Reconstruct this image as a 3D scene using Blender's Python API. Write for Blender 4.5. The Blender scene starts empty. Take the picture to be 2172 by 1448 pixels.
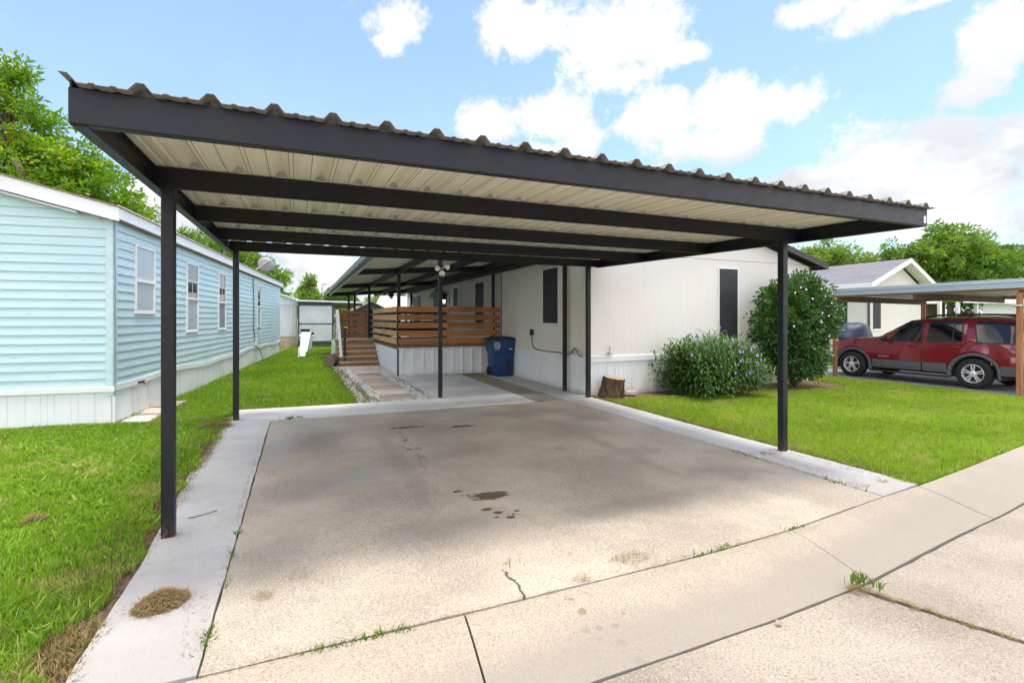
import bpy, bmesh, math, random
import numpy as np
from mathutils import Vector, Matrix
R = math.radians
random.seed(7); rng = np.random.default_rng(7)
sc = bpy.context.scene
col = sc.collection

# ------------------------------------------------------------------ terrain
def G(x, y):
    return max(-0.05, min(0.01, -0.0076 * x)) + 0.0029 * (min(y, 60) - 4.08)
def Gv(x, y):
    return np.clip(-0.0076 * x, -0.05, 0.01) + 0.0029 * (np.minimum(y, 60) - 4.08)
CREST = [(-300, 2.42), (0.8, 2.43), (2.4, 2.45), (3.25, 2.50), (4.71, 2.68), (5.35, 2.74), (8.18, 3.12), (14, 4.05), (30, 6.9), (300, 60)]
def yc(x):
    for (a, b), (c, d) in zip(CREST, CREST[1:]):
        if x <= c:
            return b + (d - b) * (x - a) / (c - a)
    return CREST[-1][1]
def ycv(x):
    return np.interp(x, [c[0] for c in CREST], [c[1] for c in CREST])

# ------------------------------------------------------------------ objects
def rootloc(o):
    v = Vector((0, 0, 0))
    while o is not None:
        v += o.location; o = o.parent
    return v
def tag(o, label=None, cat=None, group=None, kind=None):
    if label: o['label'] = label
    if cat: o['category'] = cat
    if group: o['group'] = group
    if kind: o['kind'] = kind
    return o
def thing(name, label, cat, loc=(0, 0, 0), group=None):
    o = bpy.data.objects.new(name, None); col.objects.link(o)
    o.location = loc; o.empty_display_size = .2
    return tag(o, label, cat, group)

class MB:
    def __init__(s, T=None):
        s.v = []; s.f = []; s.m = []; s.T = T
    def add(s, vs, fs, mi=0):
        n = len(s.v)
        s.v += [tuple(s.T(*p)) if s.T else tuple(p) for p in vs]
        for f in fs:
            s.f.append([i + n for i in f]); s.m.append(mi)
    def hexa(s, p, mi=0):   # 4 bottom, 4 top
        s.add(p, [(3, 2, 1, 0), (4, 5, 6, 7), (0, 1, 5, 4), (1, 2, 6, 5), (2, 3, 7, 6), (3, 0, 4, 7)], mi)
    def box(s, x0, x1, y0, y1, z0, z1, mi=0):
        s.hexa([(x0, y0, z0), (x1, y0, z0), (x1, y1, z0), (x0, y1, z0), (x0, y0, z1), (x1, y0, z1), (x1, y1, z1), (x0, y1, z1)], mi)
    def bar(s, a, b, w, h, up=(0, 0, 1), mi=0):  # rectangular bar from a to b, h along up
        a = Vector(a); b = Vector(b); d = (b - a).normalized(); u = Vector(up)
        r = d.cross(u).normalized(); u = r.cross(d).normalized()
        q = []
        for p in (a, b):
            q += [p - r * w / 2 - u * h / 2, p + r * w / 2 - u * h / 2, p + r * w / 2 + u * h / 2, p - r * w / 2 + u * h / 2]
        s.hexa(q, mi)
    def prism(s, poly, vec, mi=0):   # poly: 3-D points, extruded by vec
        n = len(poly); v = Vector(vec)
        s.add(list(poly) + [tuple(Vector(p) + v) for p in poly],
              [list(range(n))[::-1], [i + n for i in range(n)]] + [[i, (i + 1) % n, (i + 1) % n + n, i + n] for i in range(n)], mi)
    def sheet(s, rows, mi=0, close=False):
        n = len(rows[0]); base = []
        for r in rows: base += list(r)
        fs = []
        for i in range(len(rows) - 1):
            for j in range(n - 1 if not close else n):
                k = (j + 1) % n
                fs.append([i * n + j, i * n + k, (i + 1) * n + k, (i + 1) * n + j])
        s.add(base, fs, mi)
    def tube(s, pts, r, n=8, mi=0, caps=True):
        pts = [Vector(p) for p in pts]
        rr = r if isinstance(r, (list, tuple)) else [r] * len(pts)
        rows = []
        for i, p in enumerate(pts):
            d = (pts[min(i + 1, len(pts) - 1)] - pts[max(i - 1, 0)]).normalized()
            a = d.cross(Vector((0, 0, 1)) if abs(d.z) < .9 else Vector((1, 0, 0))).normalized(); b = d.cross(a)
            rows.append([tuple(p + (a * math.cos(t) + b * math.sin(t)) * rr[i]) for t in [2 * math.pi * k / n for k in range(n)]])
        s.sheet(rows, mi, close=True)
        if caps:
            s.add(rows[0], [list(range(n))], mi); s.add(rows[-1], [list(range(n))[::-1]], mi)
    def lathe(s, prof, c, axis=(0, 0, 1), n=24, mi=0):   # prof: (r, h)
        ax = Vector(axis).normalized(); c = Vector(c)
        a = ax.cross(Vector((0, 0, 1)) if abs(ax.z) < .9 else Vector((1, 0, 0))).normalized(); b = ax.cross(a)
        rows = [[tuple(c + ax * h + (a * math.cos(t) + b * math.sin(t)) * max(r, 1e-4)) for t in [2 * math.pi * k / n for k in range(n)]] for r, h in prof]
        s.sheet(rows, mi, close=True)
    def sphere(s, c, rx, ry, rz, n=12, mi=0):
        rows = []
        for i in range(n // 2 + 1):
            ph = math.pi * i / (n // 2)
            rows.append([(c[0] + rx * max(math.sin(ph), 1e-3) * math.cos(t), c[1] + ry * max(math.sin(ph), 1e-3) * math.sin(t), c[2] + rz * math.cos(ph)) for t in [2 * math.pi * k / n for k in range(n)]])
        s.sheet(rows, mi, close=True)
    def build(s, name, mats, parent=None, bevel=0, smooth=False, seg=1, recalc=True):
        if not isinstance(mats, (list, tuple)): mats = [mats]
        off = rootloc(parent) if parent else Vector((0, 0, 0))
        me = bpy.data.meshes.new(name)
        me.from_pydata([(x - off.x, y - off.y, z - off.z) for x, y, z in s.v], [], s.f)
        for m in mats: me.materials.append(m)
        me.polygons.foreach_set('material_index', s.m)
        if recalc:
            bm = bmesh.new(); bm.from_mesh(me); bmesh.ops.recalc_face_normals(bm, faces=bm.faces); bm.to_mesh(me); bm.free()
        if smooth: me.polygons.foreach_set('use_smooth', [True] * len(me.polygons))
        me.update()
        o = bpy.data.objects.new(name, me); col.objects.link(o)
        if parent: o.parent = parent
        if bevel:
            b = o.modifiers.new('Bevel', 'BEVEL'); b.width = bevel; b.segments = seg; b.limit_method = 'ANGLE'; b.angle_limit = R(40)
        return o
def struct(mb, name, mats, kind='structure', **k):
    o = mb.build(name, mats, **k); o['kind'] = kind; return o

def mesh_np(name, V, F, mat, parent=None, smooth=False):
    """V (n,3) F (m,k) faces of equal size, or a list of such arrays (tris / quads)"""
    Fs = F if isinstance(F, list) else [F]
    me = bpy.data.meshes.new(name)
    off = rootloc(parent) if parent else Vector((0, 0, 0))
    V = np.asarray(V, dtype=np.float32) - np.array(off, dtype=np.float32)
    me.vertices.add(len(V)); me.vertices.foreach_set('co', V.ravel())
    loops = np.concatenate([f.ravel() for f in Fs]).astype(np.int32)
    sizes = np.concatenate([np.full(len(f), f.shape[1]) for f in Fs]).astype(np.int32)
    starts = np.concatenate([[0], np.cumsum(sizes)[:-1]]).astype(np.int32)
    me.loops.add(len(loops)); me.loops.foreach_set('vertex_index', loops)
    me.polygons.add(len(sizes)); me.polygons.foreach_set('loop_start', starts); me.polygons.foreach_set('loop_total', sizes)
    if smooth: me.polygons.foreach_set('use_smooth', np.ones(len(sizes), dtype=bool))
    me.materials.append(mat); me.update(calc_edges=True)
    o = bpy.data.objects.new(name, me); col.objects.link(o)
    if parent: o.parent = parent
    return o

# ------------------------------------------------------------------ materials
class N:
    def __init__(s, name):
        s.m = bpy.data.materials.new(name); s.m.use_nodes = True
        s.nt = s.m.node_tree; s.nt.nodes.clear(); s.L = s.nt.links.new
        s.out = s.nt.nodes.new('ShaderNodeOutputMaterial')
        s._tc = None
    def n(s, t, **k):
        nd = s.nt.nodes.new('ShaderNode' + t)
        for a, b in k.items(): setattr(nd, a, b)
        return nd
    def put(s, sock, v):
        if hasattr(v, 'links') or isinstance(v, bpy.types.NodeSocket): s.L(v, sock)
        elif isinstance(v, (tuple, list)) and len(v) == 3 and sock.type == 'RGBA': sock.default_value = (*v, 1)
        else: sock.default_value = v
    def co(s):
        if not s._tc: s._tc = s.n('TexCoord').outputs['Object']
        return s._tc
    def map(s, scale=(1, 1, 1), loc=(0, 0, 0), rot=(0, 0, 0), vec=None):
        m = s.n('Mapping'); s.L(vec or s.co(), m.inputs[0]); m.inputs['Scale'].default_value = scale; m.inputs['Location'].default_value = loc; m.inputs['Rotation'].default_value = rot
        return m.outputs[0]
    def noise(s, scale, detail=3, rough=.55, vec=None, dist=0):
        t = s.n('TexNoise'); s.L(vec or s.co(), t.inputs['Vector'])
        t.inputs['Scale'].default_value = scale; t.inputs['Detail'].default_value = detail; t.inputs['Roughness'].default_value = rough; t.inputs['Distortion'].default_value = dist
        return t.outputs['Fac']
    def voro(s, scale, vec=None, feature='F1', out='Distance', rnd=1):
        t = s.n('TexVoronoi', feature=feature); s.L(vec or s.co(), t.inputs['Vector']); t.inputs['Scale'].default_value = scale; t.inputs['Randomness'].default_value = rnd
        return t.outputs[out]
    def math(s, op, a, b=0, c=None, clamp=False):
        t = s.n('Math', operation=op, use_clamp=clamp); s.put(t.inputs[0], a); s.put(t.inputs[1], b)
        if c is not None: s.put(t.inputs[2], c)
        return t.outputs[0]
    def ss(s, x, a, b, lo=0., hi=1.):   # smoothstep
        t = s.n('MapRange', interpolation_type='SMOOTHSTEP'); s.put(t.inputs[0], x)
        for i, v in enumerate((a, b, lo, hi)): t.inputs[i + 1].default_value = v
        return t.outputs[0]
    def mix(s, f, a, b, bt='MIX'):
        t = s.n('Mix', data_type='RGBA', blend_type=bt); s.put(t.inputs[0], f); s.put(t.inputs[6], a); s.put(t.inputs[7], b)
        return t.outputs[2]
    def xyz(s, vec=None):
        t = s.n('SeparateXYZ'); s.L(vec or s.co(), t.inputs[0]); return t.outputs
    def island(s):
        return s.n('NewGeometry').outputs['Random Per Island']
    def objrand(s):
        return s.n('ObjectInfo').outputs['Random']
    def bump(s, h, strength=.3, dist=.01):
        t = s.n('Bump'); t.inputs['Strength'].default_value = strength; t.inputs['Distance'].default_value = dist; s.L(h, t.inputs['Height'])
        return t.outputs[0]
    def hsv(s, c, h=.5, sat=1, v=1):
        t = s.n('HueSaturation'); s.put(t.inputs['Color'], c); s.put(t.inputs['Hue'], h); s.put(t.inputs['Saturation'], sat); s.put(t.inputs['Value'], v); return t.outputs[0]
    def bsdf(s, c, rough=.6, metal=0, spec=.5, normal=None, coat=0, **k):
        b = s.n('BsdfPrincipled'); s.put(b.inputs['Base Color'], c); s.put(b.inputs['Roughness'], rough); s.put(b.inputs['Metallic'], metal)
        b.inputs['Specular IOR Level'].default_value = spec; b.inputs['Coat Weight'].default_value = coat; b.inputs['Coat Roughness'].default_value = .04
        if normal is not None: s.L(normal, b.inputs['Normal'])
        for a, v in k.items(): s.put(b.inputs[a.replace('_', ' ')], v)
        return b
    def done(s, b):
        s.L(b.outputs[0], s.out.inputs[0]); return s.m

def simple(name, c, rough=.6, metal=0, spec=.5, var=.12, scale=6, bump=0, bscale=60, coat=0):
    m = N(name); n = m.noise(scale, 4)
    k = m.math('MULTIPLY_ADD', n, 2 * var, 1 - var)
    cc = m.mix(1, c, m.n('CombineColor').outputs[0], 'MULTIPLY') if False else m.hsv(c, v=k)
    nm = m.bump(m.noise(bscale, 3), bump, .004) if bump else None
    r = m.math('MULTIPLY_ADD', m.noise(scale * 3, 3), .2, rough - .1)
    return m.done(m.bsdf(cc, r, metal, spec, nm, coat))

def leafmat(name, dark, light, yellow, ypos=.93, trans=.35, tcol=None, rough=.45, spec=.35, nscale=.5):
    m = N(name); r = m.island(); n = m.noise(nscale, 2)
    f = m.math('ADD', m.math('MULTIPLY', r, .6), m.math('MULTIPLY', n, .55), clamp=True)
    c = m.mix(f, dark, light)
    c = m.mix(m.math('MULTIPLY', m.ss(r, ypos, ypos + .04), m.ss(n, .45, .6)), c, yellow)
    b = m.bsdf(c, rough, 0, spec)
    t = m.n('BsdfTranslucent'); m.put(t.inputs[0], m.hsv(c, .49, 1.1, 1.5))
    mx = m.n('MixShader'); mx.inputs[0].default_value = trans
    m.L(b.outputs[0], mx.inputs[1]); m.L(t.outputs[0], mx.inputs[2])
    return m.done(mx)

M = {}
# exposed aggregate / concrete
def concrete(name, base, speck, fine=160, agg=.5, blot=.25, extra=None, rough=.85):
    m = N(name)
    n1 = m.noise(.9, 4); n2 = m.noise(7, 5, .65); v = m.voro(fine, out='Color'); vx = m.xyz(v)[0]
    f2 = m.noise(fine * .55, 3, .7)
    c = m.mix(m.ss(n1, .3, .7), tuple(x * (1 - blot) for x in base), tuple(min(1, x * (1 + blot * .5)) for x in base))
    c = m.mix(m.math('MULTIPLY', m.ss(n2, .45, .75), .35), c, tuple(x * .72 for x in base))
    c = m.mix(m.math('MULTIPLY', m.ss(vx, .55, .95), agg), c, speck)
    c = m.mix(m.math('MULTIPLY', m.ss(f2, .50, .66), min(1, agg * 1.1)), c, tuple(x * .40 for x in base))
    c = m.mix(m.math('MULTIPLY', m.ss(m.voro(23, out='Distance'), .09, .02), m.math('MULTIPLY', m.ss(m.noise(2.2, 2), .5, .6), .7)), c, (.12, .08, .05))
    if extra: c = extra(m, c)
    nm = m.bump(m.math('ADD', m.voro(fine), m.math('MULTIPLY', n2, .6)), .35 * agg + .08, .006)
    M[name] = m.done(m.bsdf(c, rough, 0, .3, nm))

def spots(m, c, lst, colr, edge=.25, wob=.55, nscale=7):
    """irregular stains with their own shape, in ground coordinates: (x, y, rx, ry, strength)"""
    x, y, _ = m.xyz()
    w = m.math('MULTIPLY', m.math('SUBTRACT', m.noise(nscale, 4, .6), .5), wob * 2)
    acc = None
    for (sx, sy, rx, ry, st) in lst:
        dx = m.math('DIVIDE', m.math('SUBTRACT', x, sx), rx); dy = m.math('DIVIDE', m.math('SUBTRACT', y, sy), ry)
        d = m.math('SQRT', m.math('ADD', m.math('MULTIPLY', dx, dx), m.math('MULTIPLY', dy, dy)))
        k = m.math('MULTIPLY', m.ss(m.math('ADD', d, w), 1, 1 - edge), st)
        acc = k if acc is None else m.math('MAXIMUM', acc, k)
    return m.mix(acc, c, colr)
# ------------------------------------------------------------------ more materials
def pad_stains(m, c):
    c = spots(m, c, [(1.05, 3.55, .75, .28, .38), (2.5, 3.35, 1.1, .28, .42), (4.0, 3.75, .6, .45, .6), (1.0, 5.3, .16, 2.0, .28), (3.45, 5.2, .18, 2.3, .28), (4.2, 6.7, .5, .7, .45), (3.6, 4.7, .5, .35, .35),
                     (.2, 6.7, .55, .9, .5), (.1, 5.0, .4, .8, .3), (3.2, 7.3, 1.1, .5, .3), (-.1, 3.5, .3, .5, .3)], (.215, .185, .155), .9, .6, 3.2)
    c = spots(m, c, [(.55, 4.95, .46, .26, .6), (-.15, 6.4, .2, 1.3, .55), (.1, 7.6, .4, .4, .4)], (.36, .37, .36), .95, .6, 3)
    c = spots(m, c, [(1.52, 4.0, .2, .12, 1), (1.3, 4.2, .055, .03, 1), (1.40, 3.72, .06, .035, 1), (1.45, 3.62, .05, .035, 1), (1.5, 3.5, .055, .03, 1), (1.60, 3.60, .03, .024, .9), (1.41, 3.54, .03, .02, .9), (1.38, 3.95, .04, .02, .8), (1.36, 4.08, .03, .016, .8), (1.55, 3.55, .02, .016, .9), (1.3, 4.08, .022, .014, .8),
                     (1.42, 6.92, .3, .07, .95), (2.16, 6.72, .22, .08, .95), (1.25, 6.2, .04, .05, .8), (1.2, 5.75, .04, .04, .8)], (.135, .085, .045), .42, .75, 16)
    # hairline crack wandering back from the stain
    x, y, _ = m.xyz()
    ln = m.math('ABSOLUTE', m.math('SUBTRACT', x, m.math('MULTIPLY_ADD', m.noise(2.2, 5, .7), .9, .78)))
    k = m.math('MULTIPLY', m.ss(ln, .010, .003), m.math('MULTIPLY', m.ss(y, 4.6, 5.2), m.ss(y, 7.3, 6.9)))
    c = m.mix(m.math('MULTIPLY', k, .8), c, (.06, .05, .04))
    ln2 = m.math('ABSOLUTE', m.math('SUBTRACT', x, m.math('MULTIPLY_ADD', m.noise(4, 4, .6), .22, 1.04)))
    k2 = m.math('MULTIPLY', m.ss(ln2, .014, .005), m.ss(y, 2.82, 2.74))
    return m.mix(m.math('MULTIPLY', k2, .9), c, (.05, .04, .03))
def curb_stains(m, c):
    return spots(m, c, [(1.38, 2.26, .028, .03, .8), (1.46, 2.02, .036, .03, .9), (1.40, 2.13, .022, .022, .8), (1.49, 2.12, .03, .02, .8), (1.47, 1.90, .03, .026, .9), (1.33, 2.14, .03, .018, .6), (1.58, 2.18, .016, .016, .8), (1.37, 2.36, .018, .018, .6), (1.43, 1.97, .012, .012, .8), (1.36, 2.07, .012, .012, .8), (1.52, 1.95, .014, .014, .8)], (.24, .165, .095), .35, .6, 30)
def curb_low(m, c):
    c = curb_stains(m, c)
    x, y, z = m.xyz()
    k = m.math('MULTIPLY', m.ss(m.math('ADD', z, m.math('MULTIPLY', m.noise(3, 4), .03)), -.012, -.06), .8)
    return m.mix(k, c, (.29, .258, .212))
concrete('pad_concrete', (.495, .418, .322), (.63, .55, .44), 150, .6, .3, pad_stains)
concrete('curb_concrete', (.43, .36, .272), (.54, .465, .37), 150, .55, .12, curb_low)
concrete('street_concrete', (.365, .31, .245), (.47, .41, .335), 150, .6, .28)
def strip_dirt_sundim(m, c):
    x, y, z = m.xyz()
    k = m.math('MULTIPLY', m.ss(m.noise(1.6, 5, .6), .5, .75), .35)
    c = m.mix(k, c, (.36, .33, .29))
    return m.mix(m.math('MULTIPLY', m.ss(m.math('ADD', y, m.math('MULTIPLY', m.noise(4, 5, .65), 1.4)), 5.0, 3.2), .8), c, (.355, .33, .30))  # besides the dirt above, front end darkened in colour to offset full sun
concrete('pale_concrete', (.57, .555, .52), (.64, .625, .59), 200, .32, .16, strip_dirt_sundim, .75)
concrete('brown_concrete', (.36, .30, .235), (.48, .41, .33), 180, .35, .25)
concrete('grey_concrete', (.42, .41, .385), (.5, .49, .46), 200, .25, .25)
concrete('drive_concrete', (.26, .25, .24), (.36, .35, .33), 180, .3, .3)
def stone_tone(m, c): return m.hsv(c, .5, 1, m.math('MULTIPLY_ADD', m.objrand(), .55, .78))
concrete('paver_concrete', (.47, .39, .31), (.56, .48, .40), 200, .3, .25, stone_tone)
concrete('paver_pale', (.60, .53, .44), (.68, .61, .53), 200, .3, .2, stone_tone)
concrete('patio_concrete', (.67, .66, .625), (.74, .73, .70), 200, .3, .2)
concrete('dirt', (.19, .125, .075), (.33, .24, .15), 70, .6, .35, None, .95)
def soil():
    m = N('soil')
    c = m.mix(m.ss(m.noise(1.5, 4), .35, .65), (.09, .17, .015), (.17, .19, .04))
    c = m.mix(m.math('MULTIPLY', m.ss(m.noise(18, 3), .5, .7), .6), c, (.13, .09, .045))
    M['soil'] = m.done(m.bsdf(c, .95, 0, .1, m.bump(m.noise(60, 3), .4, .02)))
soil()
def gravel():
    m = N('gravel'); v = m.voro(26, out='Color'); x = m.xyz(v)
    c = m.mix(x[0], (.55, .50, .46), (.88, .86, .83)); c = m.mix(m.ss(x[1], .75, .9), c, (.30, .24, .20))
    c = m.mix(m.ss(m.voro(26), .25, .6), c, (.2, .16, .13))
    M['gravel'] = m.done(m.bsdf(c, .9, 0, .2, m.bump(m.voro(26), -.9, .03)))
    m = N('pebble'); r = m.island(); c = m.mix(r, (.6, .55, .5), (.88, .87, .84)); c = m.mix(m.ss(r, .9, .93), c, (.26, .2, .16))
    M['pebble'] = m.done(m.bsdf(c, .85))
gravel()
def black_metal():
    m = N('black_metal')
    n = m.noise(3, 4); c = m.mix(m.ss(n, .4, .7), (.0040, .0050, .0085), (.0076, .0090, .0135))
    x, y, z = m.xyz()
    rz = m.math('MULTIPLY', m.ss(m.math('ADD', z, m.math('MULTIPLY', m.noise(14, 5, .7), .30)), .34, .10), m.ss(m.noise(45, 3), .42, .6))
    c = m.mix(m.math('MULTIPLY', rz, .9), c, (.13, .062, .032))
    M['black_metal'] = m.done(m.bsdf(c, m.math('MULTIPLY_ADD', m.noise(20, 3), .2, .38), 0, .42, m.bump(m.noise(9, 3), .06, .01)))
black_metal()
M['dark_trim'] = simple('dark_trim', (.022, .021, .024), .5)
M['dark_soffit'] = simple('dark_soffit', (.035, .033, .035), .7)
def cream_panel():
    m = N('cream_panel'); x, y, z = m.xyz()
    n = m.noise(1, 4, .6, m.map((9, .5, 1)))
    c = m.mix(m.ss(n, .35, .7), (.80, .745, .61), (.88, .84, .72))
    c = m.mix(m.math('MULTIPLY', m.ss(m.noise(5, 5, .65, m.map((3, .7, 1))), .58, .78), .45), c, (.45, .38, .27))
    M['cream_panel'] = m.done(m.bsdf(c, .42, 0, .5))
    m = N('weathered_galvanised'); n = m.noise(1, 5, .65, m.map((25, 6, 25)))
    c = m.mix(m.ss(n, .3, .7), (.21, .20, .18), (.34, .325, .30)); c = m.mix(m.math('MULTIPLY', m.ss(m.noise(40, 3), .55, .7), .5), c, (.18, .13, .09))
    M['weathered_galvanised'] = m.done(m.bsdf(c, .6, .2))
    m = N('porch_panel'); n = m.noise(1, 4, .6, m.map((.6, 8, 1)))
    c = m.mix(n, (.62, .60, .55), (.74, .73, .68)); M['porch_panel'] = m.done(m.bsdf(c, .5))
cream_panel()
def siding_beige():
    m = N('beige_siding'); x, y, z = m.xyz()
    s = m.math('ADD', x, y)
    g = m.math('ABSOLUTE', m.math('SUBTRACT', m.math('FRACT', m.math('MULTIPLY', s, 9.8)), .5))
    gr = m.ss(g, .06, .015)
    n = m.noise(1, 4, .6, m.map((30, 30, 1.2)))
    c = m.mix(m.ss(n, .35, .65), (.72, .68, .61), (.76, .72, .65))
    c = m.mix(m.math('MULTIPLY', m.ss(m.noise(.7, 5, .6), .5, .75), .25), c, (.60, .54, .46))
    c = m.mix(m.math('MULTIPLY', gr, .13), c, (.45, .41, .35))
    h = m.math('ADD', m.math('MULTIPLY', gr, -1), m.math('MULTIPLY', m.noise(1, 3, .6, m.map((120, 120, 3))), .35))
    M['beige_siding'] = m.done(m.bsdf(c, .75, 0, .25, m.bump(h, .35, .006)))
siding_beige()
def skirt_white():
    m = N('white_skirting'); n = m.noise(1, 5, .65, m.map((7, 7, 1.2))); x, y, z = m.xyz()
    c = m.mix(m.math('MULTIPLY', m.ss(n, .45, .8), .35), (.80, .815, .81), (.60, .60, .57))
    low = m.math('MULTIPLY', m.ss(m.math('ADD', z, m.math('MULTIPLY', m.noise(9, 4), .22)), .24, .06), .55)
    c = m.mix(low, c, (.42, .37, .28))
    M['white_skirting'] = m.done(m.bsdf(c, .45, 0, .4))
    m = N('streaked_skirting'); n = m.noise(1, 6, .7, m.map((3.2, 3.2, .55))); x, y, z = m.xyz()
    c = m.mix(m.math('MULTIPLY', m.ss(n, .42, .72), .55), (.78, .80, .80), (.50, .45, .36))
    c = m.mix(m.math('MULTIPLY', m.ss(m.math('ADD', z, m.math('MULTIPLY', m.noise(6, 4), .25)), .26, .02), .6), c, (.42, .38, .28))
    M['streaked_skirting'] = m.done(m.bsdf(c, .45, 0, .4))
skirt_white()
def blue_siding():
    m = N('blue_siding'); n = m.noise(1, 4, .6, m.map((1, 1, 6)))
    c = m.mix(m.ss(n, .35, .7), (.49, .665, .685), (.535, .705, .72))
    c = m.mix(m.math('MULTIPLY', m.ss(m.noise(.8, 4), .5, .8), .3), c, (.55, .70, .71))
    M['blue_siding'] = m.done(m.bsdf(c, .42, 0, .4, m.bump(m.noise(1, 3, .6, m.map((5, 5, 90))), .12, .004)))
blue_siding()
M['blue_trim'] = simple('blue_trim', (.54, .69, .70), .45)
M['damage_dark'] = simple('damage_dark', (.20, .27, .28), .8)
def worn_white():
    m = N('worn_white'); n = m.noise(1, 5, .7, m.map((6, 6, 14)))
    c = m.mix(m.math('MULTIPLY', m.ss(n, .5, .72), .45), (.78, .79, .80), (.50, .50, .50)); M['worn_white'] = m.done(m.bsdf(c, .6, 0, .3))
worn_white()
M['white_paint'] = simple('white_paint', (.80, .80, .79), .5, var=.05)
M['white_plastic'] = simple('white_plastic', (.78, .78, .75), .35, var=.05)
def shingle(name, a, b):
    m = N(name)
    t = m.n('TexBrick'); t.offset = .5; m.L(m.map((1, 1, 1)), t.inputs['Vector'])
    for i, v in (('Scale', 4.5), ('Mortar Size', .012), ('Brick Width', .55), ('Row Height', .28)): t.inputs[i].default_value = v
    t.inputs['Color1'].default_value = (*a, 1); t.inputs['Color2'].default_value = (*b, 1); t.inputs['Mortar'].default_value = (*[x * .55 for x in a], 1)
    c = m.mix(m.math('MULTIPLY', m.noise(8, 4), .5), t.outputs[0], tuple(x * .6 for x in b))
    c = m.mix(m.math('MULTIPLY', m.ss(m.noise(1, 4, .6, m.map((1, .4, 9))), .5, .7), .4), c, tuple(x * .6 for x in a))
    M[name] = m.done(m.bsdf(c, .9, 0, .2))
shingle('grey_shingle', (.20, .193, .20), (.27, .262, .27)); shingle('dark_shingle', (.03, .03, .033), (.045, .044, .046))
def screen():
    m = N('solar_screen'); w = m.math('FRACT', m.math('MULTIPLY', m.xyz()[2], 400))
    c = m.mix(m.noise(2, 3), (.022, .022, .026), (.034, .034, .038)); M['solar_screen'] = m.done(m.bsdf(c, .55, 0, .4))
screen()
M['glass_grey'] = simple('glass_grey', (.33, .37, .37), .06, 0, .8, .25, 2)
M['glass_dark'] = simple('glass_dark', (.05, .065, .06), .03, 0, .9, .3, 3)
M['glass_frost'] = simple('glass_frost', (.47, .53, .54), .35, 0, .5, .15, 1.5)
M['glass_screen'] = simple('glass_screen', (.42, .47, .47), .45, 0, .4, .2, 4)
def wood(name, a, b, grain=(1.2, 30, 30), gloss=.65):
    m = N(name); r = m.objrand(); rr = m.math('MULTIPLY', r, 20)
    cb = m.n('CombineXYZ'); m.L(rr, cb.inputs[0]); m.L(rr, cb.inputs[1]); m.L(rr, cb.inputs[2])
    ad = m.n('VectorMath', operation='ADD'); m.L(m.map(grain), ad.inputs[0]); m.L(cb.outputs[0], ad.inputs[1])
    n = m.noise(1, 5, .6, ad.outputs[0], .6)
    c = m.mix(m.ss(n, .3, .7), a, b)
    kv = m.n('VectorMath', operation='ADD'); m.L(m.map((3.2, 3.2, 9)), kv.inputs[0]); m.L(cb.outputs[0], kv.inputs[1])
    kn = m.voro(1, kv.outputs[0]); c = m.mix(m.math('MULTIPLY', m.ss(kn, .13, .05), .85), c, tuple(x * .25 for x in a))
    c = m.hsv(c, v=m.math('MULTIPLY_ADD', r, .35, .82))
    M[name] = m.done(m.bsdf(c, gloss, 0, .3, m.bump(n, .15, .004)))
wood('stained_wood', (.33, .125, .042), (.49, .215, .08)); wood('stained_wood_side', (.44, .225, .09), (.62, .38, .19), (30, 1.2, 30))
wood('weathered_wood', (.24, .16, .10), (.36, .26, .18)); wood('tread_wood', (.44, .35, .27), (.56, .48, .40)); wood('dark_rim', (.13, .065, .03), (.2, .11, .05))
wood('post_wood', (.30, .13, .06), (.42, .20, .10), (25, 25, 1.5)); wood('brown_beam', (.36, .19, .09), (.45, .26, .14), (30, 1.2, 30))
def bark(name, a, b):
    m = N(name); n = m.noise(1, 5, .65, m.map((30, 30, 5))); c = m.mix(m.ss(n, .35, .65), a, b)
    M[name] = m.done(m.bsdf(c, .95, 0, .1, m.bump(n, .9, .03)))
bark('bark', (.10, .07, .05), (.23, .18, .14)); bark('stump_bark', (.055, .033, .02), (.17, .11, .07))
def cutface():
    m = N('cut_wood'); n = m.noise(12, 4); c = m.mix(n, (.30, .21, .14), (.44, .34, .25)); M['cut_wood'] = m.done(m.bsdf(c, .9))
cutface()
M['gutter_metal'] = simple('gutter_metal', (.19, .225, .215), .45, .2)
M['cream_roof'] = simple('cream_roof', (.46, .42, .39), .7)
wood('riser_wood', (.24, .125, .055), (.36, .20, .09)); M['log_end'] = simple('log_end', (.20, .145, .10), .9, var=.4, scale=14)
M['blue_steel'] = simple('blue_steel', (.42, .50, .54), .4, .35, var=.1, scale=2)
M['bin_blue'] = simple('bin_blue', (.008, .05, .16), .42, 0, .5, .15, 3)
M['bin_lid'] = simple('bin_lid', (.018, .02, .03), .5)
M['black_plastic'] = simple('black_plastic', (.02, .02, .022), .5)
M['rubber'] = simple('rubber', (.022, .022, .024), .8, 0, .3, .2, 20, .3, 40)
M['grey_plastic'] = simple('grey_plastic', (.095, .098, .11), .5, 0, .5, .06)
M['chrome'] = simple('chrome', (.80, .80, .82), .28, .45, .5, .05)
M['cream_plastic'] = simple('cream_plastic', (.72, .68, .55), .4)
M['dish_grey'] = simple('dish_grey', (.42, .44, .48), .5)
M['steel'] = simple('steel', (.45, .46, .47), .35, .7)
M['cable'] = simple('cable', (.10, .10, .10), .6)
M['hay'] = leafmat('hay', (.20, .13, .06), (.36, .26, .13), (.45, .34, .18), .8, .1, rough=.8, spec=.1, nscale=8)
M['tarp'] = simple('tarp', (.035, .045, .085), .5, 0, .4, .3, 8, .4, 14)
M['dark_siding'] = simple('dark_siding', (.055, .058, .06), .7)
M['brown_siding'] = simple('brown_siding', (.16, .11, .08), .8)
M['tan_siding'] = simple('tan_siding', (.55, .44, .33), .7)
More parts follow.
